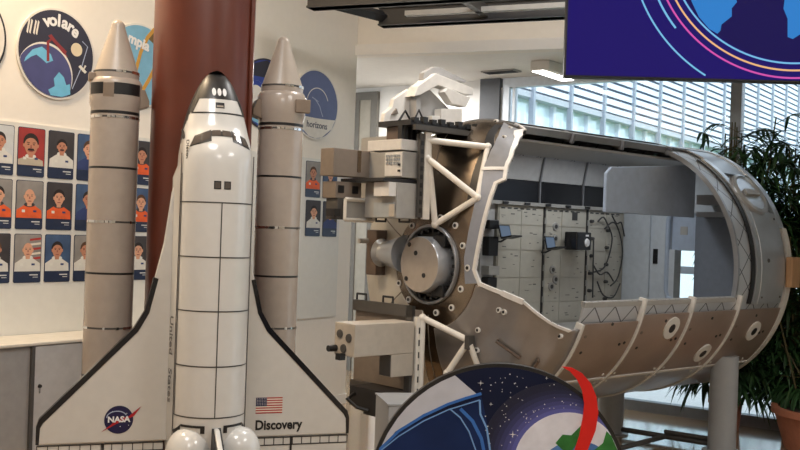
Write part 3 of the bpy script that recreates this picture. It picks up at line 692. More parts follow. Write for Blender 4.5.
for i in range(7): bx('rail_clip',.78+i*.26,.84+i*.26,-.468,-.455,.462,.482,'black')
# racks
RT = [(.765,1.315),(1.335,1.885),(1.90,2.435)]
def rface(rack, t0,t1,w0,w1,k,name,d=.006,v=-.5):
    return MB().box(t0,t1,-v-d,-v,ZC+w0,ZC+w1,k).build(name,rack)
for i,(t0,t1) in enumerate(RT):
    rk = bx('equipment_rack',t0,t1,-.80,-.5,-.505,.455,'rack_beige')
    n = 5; hs = [.14,.2,.22,.2,.16]; w = .44; mid = (t0+t1)/2 + (.0 if i!=1 else -.06)
    rr = random.Random(30+i)
    for j in range(n):
        w1 = w; w0 = w-hs[j]*.98; w = w0-.006
        for (a,c) in ((t0+.012,mid-.004),(mid+.004,t1-.012)):
            rface(rk,a,c,w0,w1,'rack_panel','drawer_panel')
            for q in range(rr.randint(2,5)):
                x = rr.uniform(a+.02,c-.05); z = rr.uniform(w0+.015,w1-.02); l = rr.uniform(.012,.05)
                rface(rk,x,x+l,z,z+rr.uniform(.004,.010),'rack_mark','marking',.0075)
    for q in range(6): rface(rk,t0+.03+q*.075,t0+.075+q*.075,.425,.437,'rack_line','marking',.008)
    if i == 1:
        for q,(dt,w_) in enumerate(((.13,.30),(.13,.20),(.11,-.06),(.15,-.14),(.10,-.2))):
            MB().lathe([(0,-.012),(.032,-.012),(.036,0),(0,0)],'grey_box',axis='y',n=20,origin=(t0+dt,.494,ZC+w_)).build('dial',rk); MB().lathe([(0,-.014),(.018,-.014),(.018,-.012),(0,-.012)],'rack_line',axis='y',n=14,origin=(t0+dt,.494,ZC+w_)).build('dial_face',rk)
        rface(rk,t1-.2,t1-.13,.36,.43,'rack_line','marking',.009)
    if i == 2:
        for q in range(10):
            x = t0+.06+(q%2)*.2+rr.uniform(-.02,.02); z = .36-q*.075
            MB().lathe([(0,-.03),(.013,-.03),(.016,0),(0,0)],'rack_line',axis='y',n=10,origin=(x,.494,ZC+z)).build('connector',rk)
        for (pts) in ([(.10,.36),(.16,.40),(.24,.34),(.30,.22),(.27,.05),(.18,-.05),(.06,-.08)],[(.20,.30),(.30,.36),(.40,.30),(.46,.1),(.42,-.12),(.30,-.20)],[(.06,-.02),(.14,-.1),(.26,-.08),(.34,-.16)],[(.30,.42),(.36,.35),(.44,.36),(.48,.24)],[(.12,-.16),(.2,-.28),(.36,-.3),(.44,-.18)],[(.05,.2),(.05,-.3)]):
            P_ = [Vector(mp(t0+a,-.462+.01*((n_)%2),w_)) for n_,(a,w_) in enumerate(pts)]
            sm = []
            for a_ in range(len(P_)-1):
                p0_,p1_,p2_,p3_ = P_[max(a_-1,0)],P_[a_],P_[a_+1],P_[min(a_+2,len(P_)-1)]
                for f in (0,.25,.5,.75):
                    sm.append(.5*((2*p1_)+(-p0_+p2_)*f+(2*p0_-5*p1_+4*p2_-p3_)*f*f+(-p0_+3*p1_-3*p2_+p3_)*f**3))
            sm.append(P_[-1]); MB().tube(sm,.007,'rack_line',n=6).build('cable',rk)
    bx('rack_divider',t1+.002,t1+.013,-.56,-.485,-.505,.455,'rack_line')
    if i < 2:
        for q in range(7): bx('seat_track',t1-.001,t1+.016,-.485,-.476,-.46+q*.13,-.41+q*.13,'grey_box')
# left standoff column with its black boxes
bx('standoff',.60,.752,-.80,-.52,-.505,.455,'interior_grey')
for (w0,w1) in ((.05,.20),(-.20,-.12),(.26,.33)): bx('standoff_box',.62,.73,-.52,-.45,w0,w1,'black',bevel=.006)
bx('standoff_tray',.62,.74,-.52,-.44,-.10,-.03,'grey_box')
# end bulkhead with hatch opening (grid inside the round shell)
b = MB(); n = 64; st = 2*.972/n
def hole(v,w): return (-.015<v<.31 and -.315<w<.46)
def solidc(i,j):
    v = -.972+(i+.5)*st; w = -.972+(j+.5)*st
    return 0<=i<n and 0<=j<n and math.hypot(v,w)<.972 and not hole(v,w)
for i in range(n):
    for j in range(n):
        if not solidc(i,j): continue
        v0,v1,w0,w1 = -.972+i*st,-.972+(i+1)*st,-.972+j*st,-.972+(j+1)*st
        for t,rev in ((2.42,0),(2.45,1)):
            q=[mp(t,v0,w0),mp(t,v1,w0),mp(t,v1,w1),mp(t,v0,w1)]; b.add(q,[(0,1,2,3) if not rev else (3,2,1,0)],'end_wall')
        for (di,dj,pa,pb) in ((1,0,(v1,w0),(v1,w1)),(-1,0,(v0,w1),(v0,w0)),(0,1,(v1,w1),(v0,w1)),(0,-1,(v0,w0),(v1,w0))):
            if not solidc(i+di,j+dj): b.add([mp(2.42,*pa),mp(2.45,*pa),mp(2.45,*pb),mp(2.42,*pb)],[(0,1,2,3)],'end_wall')
b.build('end_bulkhead',mod)
b = MB(); pts = [(.00,.44)]+[(-.02,.40),(-.02,-.2),(-.005,-.27),(.05,-.295)]; b.tube([mp(2.405,v,w) for v,w in pts],.022,'closeout_grey',n=10); b.build('hatch_rim',mod)
bx('hatch_lintel',2.44,2.50,-.02,.33,.135,.47,'closeout_grey'); bx('lintel_label',2.436,2.44,.08,.15,.27,.34,'grey_box')
bx('hatch_jamb',2.40,2.50,.0,.055,-.30,.14,'end_wall'); bx('switch_plate',2.412,2.42,-.17,-.125,.01,.14,'black_gloss')
bx('end_panel',2.395,2.42,-.47,-.20,-.42,.44,'end_wall')
# near-side closeouts
b = MB(); pl = [(.285,.45),(.62,.40),(.70,.25),(.715,-.05),(.66,-.21),(.60,-.255),(.285,-.275)]; b.prism([(-v,ZC+w) for v,w in pl],2.34,2.37,'curtain_blue','yz'); b.build('dark_curtain_panel',mod)
b = MB(); b.prism([(1.0,ZC+.41),(2.20,ZC+.41),(2.20,ZC+.80),(2.16,ZC+.84),(1.06,ZC+.75),(1.0,ZC+.70)],-.36,-.33,'closeout_grey','xz'); b.build('overhead_closeout',mod,bevel=.008)
bx('closeout_shelf',2.22,2.38,.36,.70,.42,.46,'silver_dark'); bx('closeout_shelf',2.22,2.38,.36,.62,.52,.60,'frame_grey')
# columns and floor frame
def hull_under(v): return ZC - math.sqrt(1.01**2-v*v)
cols = [(2.12,.72),(1.95,-.22),(.10,.45),(.10,-.45)]
for t,v in cols:
    b = MB(); b.lathe([(.0,0),(.15,0),(.15,.014),(.108,.02),(.108,hull_under(v)+.035),(0,hull_under(v)+.035)],'column_grey',n=36,origin=(t,-v,0)); b.build('support_column',mod)
def bar(a, c, z=.05, r=.022): MB().tube([(a[0],-a[1],z),(c[0],-c[1],z)],r,'dark_frame',n=8).build('floor_bar',mod)
bar(cols[1],cols[0]); bar((2.03,.26),(.10,.45),.05); bar((2.03,.26),cols[0],.09,.018)
# ---- external payload platforms
up = bx('payload_platform',-.61,-.56,-.55,.075,.325,.86,'grey_box')
bx('edge_plate',-.60,-.545,.075,.10,.30,.87,'tube_white',up); bx('edge_plate',-.64,-.60,.07,.09,.31,.86,'dark_frame',up)
for q in range(9): bx('edge_slot',-.63,-.61,.09,.094,.34+q*.055,.37+q*.055,'black',up)
bx('deck_frame',-.74,-.10,-.22,.10,.905,.94,'black_steel',up); bx('deck_support',-.76,-.56,-.30,.04,.745,.815,'plate_white',up,.004)
for q in range(5): bx('deck_post',-.74+q*.04,-.725+q*.04,-.02,.02,.815,.905,'black',up)
bx('deck_gearbox',-.70,-.60,-.18,-.03,.815,.905,'dark_brown',up,.004); bx('deck_rail',-.72,-.14,.10,.13,.875,.91,'dark_frame',up)
for (t,v,s_) in ((-.70,.0,.07),(-.56,-.02,.09)): MB().tube([mp(t-.05,v,.935),mp(t,v,.935+s_),mp(t+.06,v,.935)],.008,'black_steel',n=6).build('grab_loop',up)
for q in range(8): bx('deck_fitting',-.72+q*.08,-.68+q*.08,.08,.115,.925,.965 if q%2 else .955,'black',up)
# equipment boxes on the upper platform
bx('control_box',-.75,-.61,-.30,.05,.565,.735,'grey_box',up,.004)
ctl = bx('control_face',-.756,-.75,-.12,.045,.575,.73,'plate_white',up)
for i in range(3):
    for j in range(3):
        bx('button',-.764,-.756,-.105+i*.022,-.09+i*.022,.65+j*.024,.666+j*.024,'blue_grey_box',up); bx('button',-.764,-.756,-.03+i*.022,-.015+i*.022,.65+j*.024,.666+j*.024,'blue_grey_box',up)
for j in range(2): bx('knob',-.768,-.756,.02,.035,.60+j*.04,.615+j*.04,'black',up)
bx('long_box',-1.06,-.75,-.42,-.28,.565,.745,'tan_box',up,.004); bx('long_box_stripe',-.86,-.83,-.281,-.276,.60,.742,'bronze',up)
bx('black_shelf',-.90,-.61,-.40,.04,.535,.555,'black_steel',up)  # thin black slab between the stacked boxes
dk = bx('camera_box',-1.02,-.80,-.44,-.30,.42,.53,'tan_box',up,.004)
for t in (-1.0,-.88): bx('lens_window',t,t+.05,-.30,-.296,.455,.505,'black',up)
bx('side_block',-1.0,-.95,-.42,-.30,.28,.42,'dark_frame',up); bx('side_block',-1.03,-.98,-.38,-.29,.30,.35,'black',up)
b = MB(); fx = [(-.95,.415),(-.70,.415),(-.70,.28),(-.95,.28)]
for (a,c) in ((0,1),(1,2),(2,3),(3,0)): b.tube([mp(fx[a][0],-.28,fx[a][1]),mp(fx[c][0],-.28,fx[c][1])],.014,'tube_white',n=4)
b.build('white_frame',up); bx('frame_pane',-.95,-.70,-.32,-.29,.28,.415,'grey_box',up)
bx('front_box',-.80,-.61,-.26,.06,.30,.53,'grey_box',up,.004); bx('front_box_face',-.806,-.80,-.16,.04,.305,.40,'blue_grey_box',up); bx('front_box_step',-.86,-.80,-.10,.05,.44,.53,'plate_white',up); bx('front_box_pad',-.812,-.806,-.0,.05,.31,.39,'light_box',up)
def loop(t, v, w, parent, h=-.04):
    MB().tube([mp(t,v-.05,w),mp(t,v-.05,w+h),mp(t,v+.05,w+h),mp(t,v+.05,w)],.008,'black_steel',n=6).build('handle',parent)
loop(-.62,-.30,.32,up); loop(-.62,-.06,.32,up)
low = bx('payload_platform',-.60,-.54,-.56,.055,-.88,-.30,'tan_box')
bx('edge_plate',-.61,-.535,.055,.085,-.88,-.34,'tube_white',low)
bx('frame_bar',-.63,-.60,-.56,.055,-.345,-.27,'dark_frame',low); bx('frame_bar',-.63,-.60,-.56,.055,-.88,-.83,'dark_frame',low); bx('frame_bar',-.63,-.60,.0,.055,-.88,-.27,'dark_frame',low)
loop(-.60,-.50,-.27,low,.04); loop(-.60,-.22,-.27,low,.04)
for q in range(6): bx('edge_slot',-.59,-.56,.085,.088,-.85+q*.08,-.81+q*.08,'black',low)
bx('instrument_box',-1.13,-.63,-.115,.085,-.575,-.37,'light_box',low,.005); bx('instrument_leg',-.82,-.63,-.03,.085,-.72,-.575,'light_box',low,.004); bx('leg_face',-.826,-.82,-.025,.08,-.715,-.58,'dark_frame',low)
for (v,w) in ((-.06,-.44),(.03,-.46),(-.02,-.53)): MB().lathe([(0,-.008),(.026,-.008),(.028,0),(0,0)],'dark_frame',axis='x',n=18,origin=mp(-1.13,v,w)).build('port',low)
MB().lathe([(0,-.06),(.02,-.06),(.022,0),(0,0)],'black',axis='x',n=16,origin=mp(-1.13,-.10,-.535)).build('knob',low); bx('connector',-1.17,-1.13,-.05,0,-.60,-.56,'black',low)
bx('base_box',-.80,-.60,-.35,.05,-.96,-.83,'black_steel',low)
MB().tube([mp(-.80,-.3,-.88),mp(-.90,-.25,-.90),mp(-.86,-.2,-.95),mp(-.80,-.15,-.97)],.012,'black',n=8).build('cable',low)
bx('base_box',-.80,-.68,-.2,-.05,-1.0,-.96,'black',low)
# tube trusses
def truss(pts, bars, feet=()):
    b = MB()
    for a,c in bars: b.tube([mp(*pts[a]),mp(*pts[c])],.021,'tube_white',n=12)
    for p in pts: b.ball(mp(*p),.027,'tube_white',10,8)
    return b.build('tube_truss',mod)
truss([(-.57,.08,.82),(-.27,.345,.79),(-.385,.38,.45),(-.50,.11,.27),(-.57,.09,.70)],[(0,1),(1,2),(4,2),(2,3),(0,3)])
truss([(-.56,.085,-.345),(-.40,.36,-.475),(-.45,.22,-.70),(-.56,.085,-.84)],[(0,1),(1,2),(0,3)])
b = MB(); b.tube([mp(-.41,.38,-.50),mp(-.34,.40,-.66)],.02,'tube_white'); b.build('truss_foot',mod); bx('truss_bracket',-.43,-.37,.35,.39,-.53,-.44,'dark_frame')
# laptops and a dark camera float on arms in front of the racks
def laptop(label, px, py, tilt, scale, yaw):
    t_, w_ = onv(px,py,-.40); p = mp(t_,-.40,w_); q = Vector((MP[0],MP[1],0)) + Matrix.Rotation(MA,3,'Z') @ Vector(p)
    L = thing('laptop',label,'laptop',q,MA+R_(yaw),'laptops in the module')
    b = MB(); b.box(-.075,.075,-.10,.0,-.008,.004,'black'); o = b.build('keyboard_base',L); o.rotation_euler = (R_(-12),0,R_(0))
    b = MB(); b.box(-.075,.075,-.005,.003,0,.105,'black'); b.box(-.066,.066,-.0065,-.005,.01,.096,'laptop_screen'); o = b.build('screen',L); o.rotation_euler = (R_(-tilt),0,0)
    b = MB(); b.tube([(0,.0,-.004),(0,.05,-.03),(0,.090,-.03)],.008,'black',n=6); b.build('mount_arm',L)
    L.scale = (scale,)*3
laptop('open laptop mounted on the first equipment rack, near the cut edge of the module',506,238,16,1.0,8)
laptop('open laptop beside the boxy black camera on the middle equipment rack',551,249,14,1.0,10)
t_,w_ = onv(578,241,-.40); q = Vector((MP[0],MP[1],0)) + Matrix.Rotation(MA,3,'Z') @ Vector(mp(t_,-.40,w_))
cm = thing('camera_device','boxy black camera with a white round eye, mounted on the middle equipment rack','camera',q,MA+R_(10))
MB().box(-.13,.12,-.06,.06,-.075,.075,'black_gloss').build('body',cm,bevel=.008); b = MB(); b.lathe([(0,-.012),(.03,-.012),(.036,0),(0,0)],'print_white',axis='y',n=22,origin=(.04,-.06,-.012)); b.build('lens_ring',cm)
MB().box(.015,.065,-.064,-.06,.04,.055,'print_white').build('sticker',cm); MB().tube([(0,.06,0),(0,.093,0)],.012,'black',n=8).build('mount_arm',cm)
# white foam antenna model on the upper platform deck
fo = Vector((MP[0],MP[1],0)) + Matrix.Rotation(MA,3,'Z') @ Vector(mp(-.35,-.10,.942))
an = thing('antenna_model','angular white foam model with folded flaps standing on top of the upper payload platform','antenna model',fo,MA)
def F_(px,py,v=-.10): t_,w_ = onv(px,py,v); return (t_+.35, max(0,w_-.942))
def fpoly(name, L, v0, v1, k, vref=-.10, bev=.004):
    pl = [F_(x,y,vref) for x,y in L]; b = MB(); b.prism(pl,-(v0+.10),-(v1+.10),k,'xz'); return b.build(name,an,bevel=bev)
fpoly('back_panel',[(393,128),(395,112),(402,106),(404,98),(418,88),(422,90),(420,129)],-.24,-.20,'foam_white')
fpoly('inner_panel',[(419,118),(420,97),(424,90),(436,88),(460,112),(459,131),(432,128)],-.20,-.17,'foam_grey')  # inner face of the white foam, its shade put in as grey
fpoly('folded_band',[(415,96),(419,86),(437,73),(455,80),(474,88),(474,95),(466,94),(439,85),(421,95)],-.20,-.11,'foam_white')
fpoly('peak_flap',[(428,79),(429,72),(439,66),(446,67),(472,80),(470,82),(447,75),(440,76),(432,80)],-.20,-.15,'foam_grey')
fpoly('slanted_slab',[(442,92),(446,88),(468,98),(464,107),(450,104)],-.15,-.08,'foam_white')
fpoly('front_box',[(438,132),(438,109),(459,109),(459,132)],-.14,-.07,'foam_white'); fpoly('front_box',[(430,132),(430,116),(438,116),(438,132)],-.14,-.08,'foam_white')
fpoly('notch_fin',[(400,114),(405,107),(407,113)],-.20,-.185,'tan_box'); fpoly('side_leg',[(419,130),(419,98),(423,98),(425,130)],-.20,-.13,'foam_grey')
# ================================================================== THE SPACE SHUTTLE MODEL
SB = R_(20); ST = (-1.132,5.607)
sh = thing('space_shuttle_model','tall space shuttle model: white orbiter between two grey boosters on a rust-brown tank','space shuttle model',(ST[0],ST[1],0),SB)
# base plinth
MB().box(-.72,.72,-.62,.34,0,.05,'dark_frame').build('base_plate',sh,bevel=.01)
# external tank
prof = [(.0,.34),(.10,.345),(.19,.39),(.255,.47),(.278,.56),(.278,2.95)]
for i in range(1,15):
    f = i/14; prof.append((.278*(1-f**2.1)**.72 if f<1 else .004, 2.95+.60*f))
tk = MB().lathe(prof,'tank_orange',n=80).build('external_tank',sh)
for z in (.60,2.93): MB().lathe([(.277,z-.005),(.2795,z-.004),(.2795,z+.004),(.277,z+.005)],'tank_orange',n=80).build('weld_band',tk)
MB().tube([(.235,-.165,.5),(.235,-.165,2.95),(.17,-.12,3.25)],.012,'tank_orange',n=8).build('feed_line',tk)
b = MB(); b.tube([(.0,-.29,2.12),(.0,-.43,2.10)],.016,'black'); b.tube([(-.1,-.27,.9),(-.06,-.44,.86)],.018,'tank_orange'); b.tube([(.1,-.27,.9),(.06,-.44,.86)],.018,'tank_orange'); b.build('attach_strut',tk)
# boosters
def booster(x):
    bo = MB().lathe([(.11,.10),(.1285,.30),(.1285,2.225),(.129,2.26),(.137,2.285),(.138,2.395),(.128,2.415),(.121,2.42),(.121,2.452),(.10,2.452)],'booster_grey',n=64,origin=(x,0,0)).build('booster',sh)
    pr = [(.119,2.452)]
    for i in range(1,12): f = i/11; pr.append((.119-(.119-.038)*f, 2.452+.250*f))
    for i in range(1,7): a = R_(15*i); pr.append((.038*math.cos(a), 2.702+.043*math.sin(a)))
    MB().lathe(pr,'booster_nose',n=56,origin=(x,0,0)).build('nose_cone',bo)
    def band(z, h, k, r=.1293, dash=False):
        b = MB()
        if not dash: b.lathe([(r-.003,z-h/2),(r,z-h/2),(r,z+h/2),(r-.003,z+h/2)],k,n=64,origin=(x,0,0))
        else:
            rr = random.Random(int(z*100))
            b.lathe([(r-.003,z-h/2),(r,z-h/2),(r,z+h/2),(r-.003,z+h/2)],'dark_frame',n=64,origin=(x,0,0))
            a = 180
            while a < 360:
                da = rr.choice((5,8,14,22)); 
                if rr.random() < .6: b.lathe([(r-.002,z-h/2-.002),(r+.0015,z-h/2-.002),(r+.0015,z+h/2+.002),(r-.002,z+h/2+.002)],'chrome',n=4,a0=a,a1=a+da,origin=(x,0,0))
                a += da+2
        b.build('ring_band',bo)
    band(2.453,.010,'chrome',.1215,True); band(2.232,.016,'black'); band(2.208,.010,'black',.1293,True)
    for z in (1.935,1.368,.818): band(z,.011,'black')
    for z in (1.645,1.075): band(z,.010,'black',.1293,True)
    if x < 0:
        for (a0,a1) in ((196,238),(262,330)): MB().lathe([(.135,2.325),(.139,2.327),(.139,2.388),(.135,2.39)],'black',n=12,a0=a0,a1=a1,origin=(x,0,0)).build('dark_band',bo)
    if x < 0:
        MB().lathe([(.136,2.31),(.1396,2.312),(.1396,2.385),(.136,2.387)],'tan_patch',n=8,a0=238,a1=262,origin=(x,0,0)).build('tan_patch',bo)
        MB().box(x-.146,x-.11,-.05,.03,2.40,2.445,'tan_patch').build('separation_block',bo,bevel=.006)
    else: MB().box(x+.05,x+.135,-.145,-.10,2.30,2.375,'tan_patch').build('separation_block',bo,bevel=.004)
    s_ = -1 if x>0 else 1
    b = MB(); b.prism([(x+s_*.12,2.26),(x+s_*.175,2.28),(x+s_*.175,2.31),(x+s_*.15,2.37),(x+s_*.12,2.37)],-.05,.05,'tan_patch'); b.build('attach_fitting',bo,bevel=.004)
    MB().box(x-.025,x+.025,.122,.142,.3,2.24,'booster_grey').build('cable_tunnel',bo,bevel=.004)
    MB().lathe([(.085,.05),(.10,.10),(.108,.13)],'dark_frame',n=40,origin=(x,0,0)).build('nozzle',bo)
booster(-.469); booster(.452)
# ---- orbiter : depth d is measured forward (-y) from the belly plane
YB = -.43
ST_ = [(2.437,.006,.004,.088),(2.430,.026,.05,.066),(2.412,.049,.088,.048),(2.375,.077,.132,.032),(2.31,.108,.175,.016),(2.23,.137,.213,.006),(2.14,.158,.25,0),(2.09,.165,.292,0),(2.04,.170,.330,0),(1.98,.175,.353,0),(1.86,.178,.36,0),(1.2,.178,.36,0),(.70,.178,.36,0),(.60,.178,.352,0),(.50,.172,.33,0),(.46,.165,.31,0)]
def fst(z):
    if z >= ST_[0][0]: return ST_[0][1:]
    for i in range(len(ST_)-1):
        if ST_[i][0] >= z >= ST_[i+1][0]:
            f = (ST_[i][0]-z)/(ST_[i][0]-ST_[i+1][0]); a = ST_[max(i-1,0)]; b_ = ST_[i]; c = ST_[i+1]; d = ST_[min(i+2,len(ST_)-1)]
            out = []
            for q in (1,2,3):
                h = (b_[0]-c[0]); m1 = (c[q]-a[q])/max(a[0]-c[0],1e-6)*h if i>0 else (c[q]-b_[q]); m2 = (d[q]-b_[q])/max(b_[0]-d[0],1e-6)*h
                f2,f3 = f*f,f*f*f; out.append((2*f3-3*f2+1)*b_[q]+(f3-2*f2+f)*m1+(-2*f3+3*f2)*c[q]+(f3-f2)*m2)
            return tuple(out)
    return ST_[-1][1:]
OX = .018
def ring(z, n=72):
    w,h,d0 = fst(z); rt = min(w*1.02,(h-d0)*.62); cr = min(.03,w*.4); pts = []
    for j in range(n//2+1): a = math.pi*j/(n//2); pts.append((w*math.cos(a), (h-rt)+rt*math.sin(a)))
    k = n//4
    bot = []
    for j in range(5): a = math.pi+math.pi/2*j/4; bot.append((-w+cr+cr*math.cos(a), d0+cr+cr*math.sin(a)))
    for j in range(5): a = 1.5*math.pi+math.pi/2*j/4; bot.append((w-cr+cr*math.cos(a), d0+cr+cr*math.sin(a)))
    # side runs
    L0 = pts[-1]; fl = .020 if z<1.9 else 0.
    bot = [(x+(-fl if x<0 else fl),d) for x,d in bot]
    sideL = [(L0[0]-fl*j/5, L0[1]+(bot[0][1]-L0[1])*j/5) for j in range(1,5)]
    sideR = [(w+fl*(5-j)/5, bot[-1][1]+(pts[0][1]-bot[-1][1])*j/5) for j in range(1,5)]
    return [(p[0]+OX,p[1]) for p in pts+sideL+bot+sideR]
def fus(x, z, off=0.):            # point on the upper skin at lateral x
    w,h,d0 = fst(z); rt = min(w*1.02,(h-d0)*.62); c = max(-.999,min(.999,x/w)); s_ = math.sqrt(1-c*c)
    nx, nd = c*rt, s_*w; q = math.hypot(nx,nd) or 1
    return (x+OX+nx/q*off, YB-((h-rt)+rt*s_)-nd/q*off, z)
zs = []
z = 2.437
while z > 2.36: zs.append(z); z -= .007
while z > 1.95: zs.append(z); z -= .016
while z > .46: zs.append(z); z -= .06
zs.append(.46)
rings = [ring(z) for z in zs]; n = len(rings[0]); b = MB(); vs = [(p[0],YB-p[1],z) for z,r in zip(zs,rings) for p in r]
grp = {'shuttle_white':[],'black':[]}
for i in range(len(zs)-1):
    for j in range(n):
        zc_ = (zs[i]+zs[i+1])/2; p = rings[i][j]; w,h,d0 = fst(zc_); rel = (p[1]-d0)/max(h-d0,.01); nb = False
        if zc_ > 2.285: nb = True
        elif rel < .10: nb = True
        elif zc_ > 2.0 and rel < .10+.55*min(1,(zc_-2.0)/.22): nb = True
        if 2.212 < zc_ < 2.221: nb = True
        grp['black' if nb else 'shuttle_white'].append((i*n+j, i*n+(j+1)%n, (i+1)*n+(j+1)%n, (i+1)*n+j))
for k,fs in grp.items():
    used = sorted({q for f in fs for q in f}); ix = {q:m for m,q in enumerate(used)}; b.add([vs[q] for q in used],[tuple(ix[q] for q in f) for f in fs],k,True)
b.add(vs[:n],[tuple(range(n))],'black'); b.add(vs[-n:],[tuple(range(n))],'dark_frame')
orb = b.build('orbiter',sh); orb.location = (-.026,0,0)
def skin(poly, k, b, off=.0015, sub=6):      # a thin patch lying on the upper skin; poly = quad in (x,z)
    (a,c,d,e) = poly; vs = []
    for i in range(sub+1):
        for j in range(sub+1):
            f,g_ = i/sub,j/sub; x = (a[0]*(1-f)+c[0]*f)*(1-g_)+(e[0]*(1-f)+d[0]*f)*g_; z = (a[1]*(1-f)+c[1]*f)*(1-g_)+(e[1]*(1-f)+d[1]*f)*g_
            vs.append(fus(x,z,off))
    W = sub+1; b.add(vs,[(i*W+j,i*W+j+1,(i+1)*W+j+1,(i+1)*W+j) for i in range(sub) for j in range(sub)],k,True)
# flight deck windows
b = MB(); skin([(-.150,2.028),(-.052,2.058),(-.048,2.118),(-.125,2.085)],'black',b,.0012); skin([(.052,2.058),(.150,2.028),(.125,2.085),(.048,2.118)],'black',b,.0012); skin([(-.056,2.085),(.056,2.085),(.056,2.112),(-.056,2.112)],'black',b,.0012); b.build('window_surround',orb)
mk('cockpit_glass',(.09,.075,.065),.08,spec=.8)
for q in [[(-.048,2.083),(-.004,2.088),(-.004,2.118),(-.044,2.115)],[(.004,2.088),(.048,2.083),(.044,2.115),(.004,2.118)],[(-.096,2.056),(-.056,2.075),(-.052,2.108),(-.088,2.096)],[(.056,2.075),(.096,2.056),(.088,2.096),(.052,2.108)],[(-.143,2.036),(-.104,2.050),(-.096,2.090),(-.124,2.078)],[(.104,2.050),(.143,2.036),(.124,2.078),(.096,2.090)]]:
    b = MB(); skin(q,'cockpit_glass',b,.003); b.build('cockpit_window',orb)
for x in (-.024,.024):
    b = MB(); skin([(x-.017,1.822),(x+.017,1.822),(x+.017,1.862),(x-.017,1.862)],'black',b,.0015); skin([(x-.012,1.827),(x+.012,1.827),(x+.012,1.857),(x-.012,1.857)],'cockpit_glass',b,.0028); b.build('overhead_window',orb)
# nose thrusters, nose markings
for x in (-.026,0,.026):
    b = MB(); vs = [fus(x+.010*math.cos(a),2.318+.021*math.sin(a),.0025) for a in [2*math.pi*i/18 for i in range(18)]]; b.add(vs,[tuple(range(18))],'print_white'); b.build('nose_thruster',orb)
b = MB(); skin([(-.022,2.232),(.022,2.232),(.022,2.262),(-.022,2.262)],'black',b,.0015); skin([(-.017,2.238),(.017,2.238),(.016,2.247),(-.016,2.247)],'booster_grey',b,.0025); b.build('nose_hatch',orb)
b = MB(); skin([(-.132,2.203),(.132,2.203),(.131,2.211),(-.131,2.211)],'black',b,.0015,16); b.build('nose_line',orb)
for s_ in (-1,1):
    b = MB(); skin([(s_*.090,2.29),(s_*.112,2.285),(s_*.137,2.21),(s_*.124,2.21)],'black',b,.0015); b.build('nose_side_marking',orb)
# payload bay doors: seams
b = MB(); lw = .0032
def arcl(z):
    vs = []
    for i in range(41):
        x = .1775*math.cos(math.pi*i/40); vs += [fus(x,z-lw,.0014),fus(x,z+lw,.0014)]
    b.add(vs,[(2*i,2*i+1,2*i+3,2*i+2) for i in range(40)],'shuttle_seam',True)
for z in (1.757,1.490,1.226,.957,.708): arcl(z)
skin([(-.0028,.708),(.0028,.708),(.0028,1.757),(-.0028,1.757)],'shuttle_seam',b,.0014,12)
for s_ in (-1,1): skin([(s_*.1735,.708),(s_*.1755,.708),(s_*.1755,1.9),(s_*.1735,1.9)],'shuttle_seam',b,.0014,12)
b.build('bay_door_seams',orb)
for s_ in (-1,1):
    b = MB(); b.box(OX+s_*.178,OX+s_*.182,YB-.205,YB-.20,.6,2.0,'shuttle_seam'); b.build('side_seam',orb)
# wings
HW = [(.15,1.95),(.185,1.80),(.215,1.55),(.255,1.37),(.295,1.20),(.345,1.115),(.780,.668),(.792,.63),(.792,.545),(.15,.545)]
for s_ in (-1,1):
    pl = [(s_*x,z) for x,z in HW]
    wg = MB().prism(pl,YB-.025,YB-.062,'shuttle_wing').build('wing',orb,bevel=.008)
    le = HW[3:9]; b = MB(); out = []
    for i,p in enumerate(le):
        a = le[max(i-1,0)]; c = le[min(i+1,len(le)-1)]; dx,dz = c[0]-a[0],c[1]-a[1]; q = math.hypot(dx,dz); wd = (.018,.019,.023,.022,.015,.011)[i]; out.append((p[0]+dz/q*wd,p[1]-dx/q*wd))
    le2 = [(x+.004,z+.003) for x,z in le]
    for i in range(len(le)-1): b.prism([(s_*le2[i][0],le2[i][1]),(s_*le2[i+1][0],le2[i+1][1]),(s_*out[i+1][0],out[i+1][1]),(s_*out[i][0],out[i][1])],YB-.02,YB-.065,'black_gloss')
    b.build('leading_edge',orb)
    for (a,c) in ((.185,.475),(.482,.788)):
        ev = MB().box(s_*a,s_*c,YB-.030,YB-.056,.40,.541,'shuttle_wing').build('elevon',orb,bevel=.004)
    b = MB(); y0,y1 = YB-.0560,YB-.0585
    b.box(s_*.185,s_*.79,y0,y1,.536,.541,'black'); b.box(s_*.185,s_*.79,y0,y1,.497,.502,'black'); b.box(s_*.185,s_*.79,y0,y1,.40,.405,'black')
    x = .185
    while x < .795: b.box(s_*(x-.002),s_*(x+.002),y0,y1,.499,.539,'black'); x += .0504
    b.box(s_*.474,s_*.484,y0,y1,.40,.541,'black'); b.build('elevon_outline',orb)
YW = YB-.0625
# wing markings
b = MB(); b.prism(circle(-.408,.659,.070,48),YW,YW-.0015,'nasa_blue'); me_ = b.build('round_insignia',orb)
b = MB()
for (x,z,r) in ((-.44,.70,.0025),(-.37,.69,.002),(-.40,.625,.0025),(-.36,.63,.002),(-.445,.63,.002)): b.prism(circle(x,z,r,8),YW-.0015,YW-.002,'print_white')
bandpoly(b,[(-.408+.048*math.cos(R_(a))*1.0-.01, .672+.030*math.sin(R_(a))) for a in range(20,200,15)],.005,YW-.0015,YW-.0022,'patch_line'); b.build('orbit_ring',orb)
b = MB(); b.prism([(-.490,.600),(-.43,.648),(-.395,.668),(-.36,.676),(-.300,.725),(-.335,.676),(-.375,.655),(-.42,.638)],YW-.0022,YW-.003,'nasa_red'); b.build('red_vector',orb)
text('insignia_lettering','NASA',.040,'print_white',orb,Matrix.Translation((-.408,YW-.0035,.660))@FACE,depth=.0006,bold=.0015,sx=1.05)
b = MB(); fx0,fx1,fz0,fz1 = .283,.425,.668,.752
